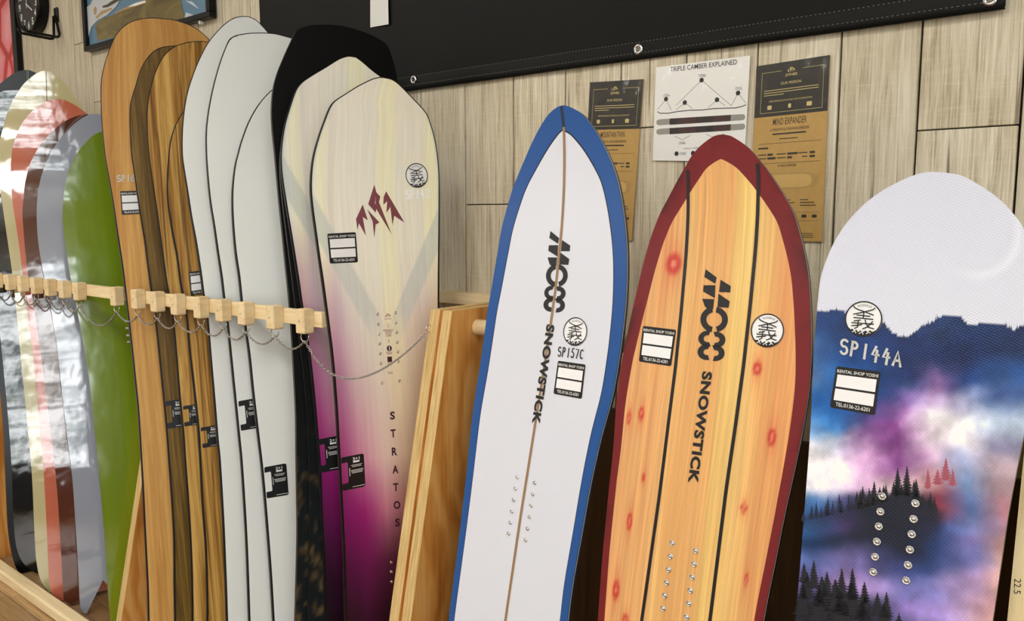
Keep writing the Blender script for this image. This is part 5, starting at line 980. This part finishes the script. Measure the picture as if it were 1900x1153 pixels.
for px, py in ((166, 94), (376, 43)): c = hit(px, py, 1, -0.012); v, f = tube_vf([c, c + np.array([0, -0.012, 0])], 0.006, 10); mesh_obj('clear_pin', v, f, plain('pin_white', srgb(214, 212, 200), 0.2), fr_)
# red poster at the left edge
_x = hit(31.5, 100, 1, -0.025)[0]; _x2 = hit(20, 60, 1, -0.025)[0]
t = NT('red_print'); M['redprint'] = t.m; vo = t.n('ShaderNodeTexVoronoi', feature='DISTANCE_TO_EDGE'); t.put(vo.inputs['Vector'], t.mapping(t.coord(), (8, 1, 5))); vo.inputs['Scale'].default_value = 1.0
t.set(color=t.ramp(vo.outputs['Distance'], [(0.05, srgb(186, 20, 24)), (0.09, srgb(216, 56, 64)), (0.11, srgb(232, 116, 126)), (0.4, srgb(240, 160, 168))]), rough=0.2)
frame_box('black framed red poster at the left edge, behind the clock', 'framed_poster', _x - 0.85, _x, 1.62, 2.75, -0.002, 0.024, abs(_x - _x2) * 0.85, M['redprint'])
# clock
cc = hit(49, 9, 1, -0.045); R_ = abs(hit(53, 62, 1, -0.045)[2] - cc[2])
ck = empty('wall_clock', (cc[0], -0.02, cc[2] - R_), 'round black wall clock with white numerals showing four', 'clock')
def lathe(prof, n=40):
    V = []; fs = []
    for r, y in prof: V += [(cc[0] + r * math.cos(2 * math.pi * k / n), y, cc[2] + r * math.sin(2 * math.pi * k / n)) for k in range(n)]
    for j in range(len(prof) - 1):
        for k in range(n): fs.append((j * n + k, j * n + (k + 1) % n, (j + 1) * n + (k + 1) % n, (j + 1) * n + k))
    return np.array(V), fs
v, f = lathe([(R_ * 0.98, -0.001), (R_, -0.01), (R_, -0.04), (R_ * 0.97, -0.046), (R_ * 0.90, -0.046), (R_ * 0.89, -0.040)]); mesh_obj('clock_rim', v, f, M['blackframe'], ck, smooth=True)
v, f = lathe([(R_ * 0.90, -0.040), (0.0005, -0.040)]); mesh_obj('clock_dial', v, f, plain('dial_black', srgb(44, 44, 44), 0.5), ck)
Sc = wsurf(-0.0405)
for h in range(1, 13):
    a = math.radians(90 - 30 * h); x, z = cc[0] + R_ * 0.70 * math.cos(a), cc[2] + R_ * 0.70 * math.sin(a); v, f = text2d(str(h), 0.02); w = R_ * (0.15 if h < 10 else 0.26); hh = R_ * 0.25
    decal(Sc, 'numeral', [(x + (p[0] - 0.5) * w, z + (p[1] - 0.5) * hh) for p in v], f, M['whiteink'], ck, 0.0003)
tk = []
for m in range(60): a = math.radians(6 * m); tk.append([(cc[0] + R_ * 0.845 * math.cos(a), cc[2] + R_ * 0.845 * math.sin(a)), (cc[0] + R_ * 0.875 * math.cos(a), cc[2] + R_ * 0.875 * math.sin(a))])
v, f = stroke_vf(tk, R_ * 0.02); ob = decal(Sc, 'minute_marks', v, f, M['whiteink'], ck, 0.0003); ob['kind'] = 'stuff'
for nm, ang, ln, w in (('hour_hand', -30, 0.48, 0.05), ('minute_hand', 90, 0.75, 0.045)):
    a = math.radians(ang); v, f = stroke_vf([[(cc[0] - 0.1 * R_ * math.cos(a), cc[2] - 0.1 * R_ * math.sin(a)), (cc[0] + ln * R_ * math.cos(a), cc[2] + ln * R_ * math.sin(a))]], w * R_); decal(Sc, nm, v, f, M['whiteink'], ck, 0.003 if nm == 'hour_hand' else 0.0045)
# black wire wall hook
hk = empty('wall_hook', hit(100, 60, 1, -0.005), 'black two-pronged wire display hook on the wall below the clock', 'hook')
A = hit(104, 18, 1, -0.004); v, f = box_vf(A[0] - 0.014, A[0] + 0.016, -0.010, -0.0005, hit(104, 44, 1, 0)[2], hit(104, 15, 1, 0)[2]); v, f = bevel_vf(v, f, 0.004); mesh_obj('hook_plate', v, f, M['blackframe'], hk)
zb = hit(110, 70, 1, -0.012)[2]; xr_ = hit(111, 70, 1, -0.012)[0]; zt_ = hit(104, 28, 1, -0.012)[2]
def yat(px, x): # how far out of the wall a prong reaches at this pixel column
    d = ray(px, 60); return CAM[1] + d[1] * (x - CAM[0]) / d[0]
for x, pe in ((xr_, 46), (xr_ - 0.055, 35)):
    ye = min(yat(pe, x), -0.12); v, f = tube_vf([(A[0] + (0.008 if x == xr_ else -0.008), -0.012, zt_), (x, -0.012, zb + 0.012), (x, -0.016, zb + 0.003), (x, -0.026, zb), (x, ye + 0.012, zb + 0.004), (x, ye, zb + 0.012), (x, ye - 0.002, zb + 0.024)], 0.0055, 8); mesh_obj('prong', v, f, M['blackframe'], hk, smooth=True)
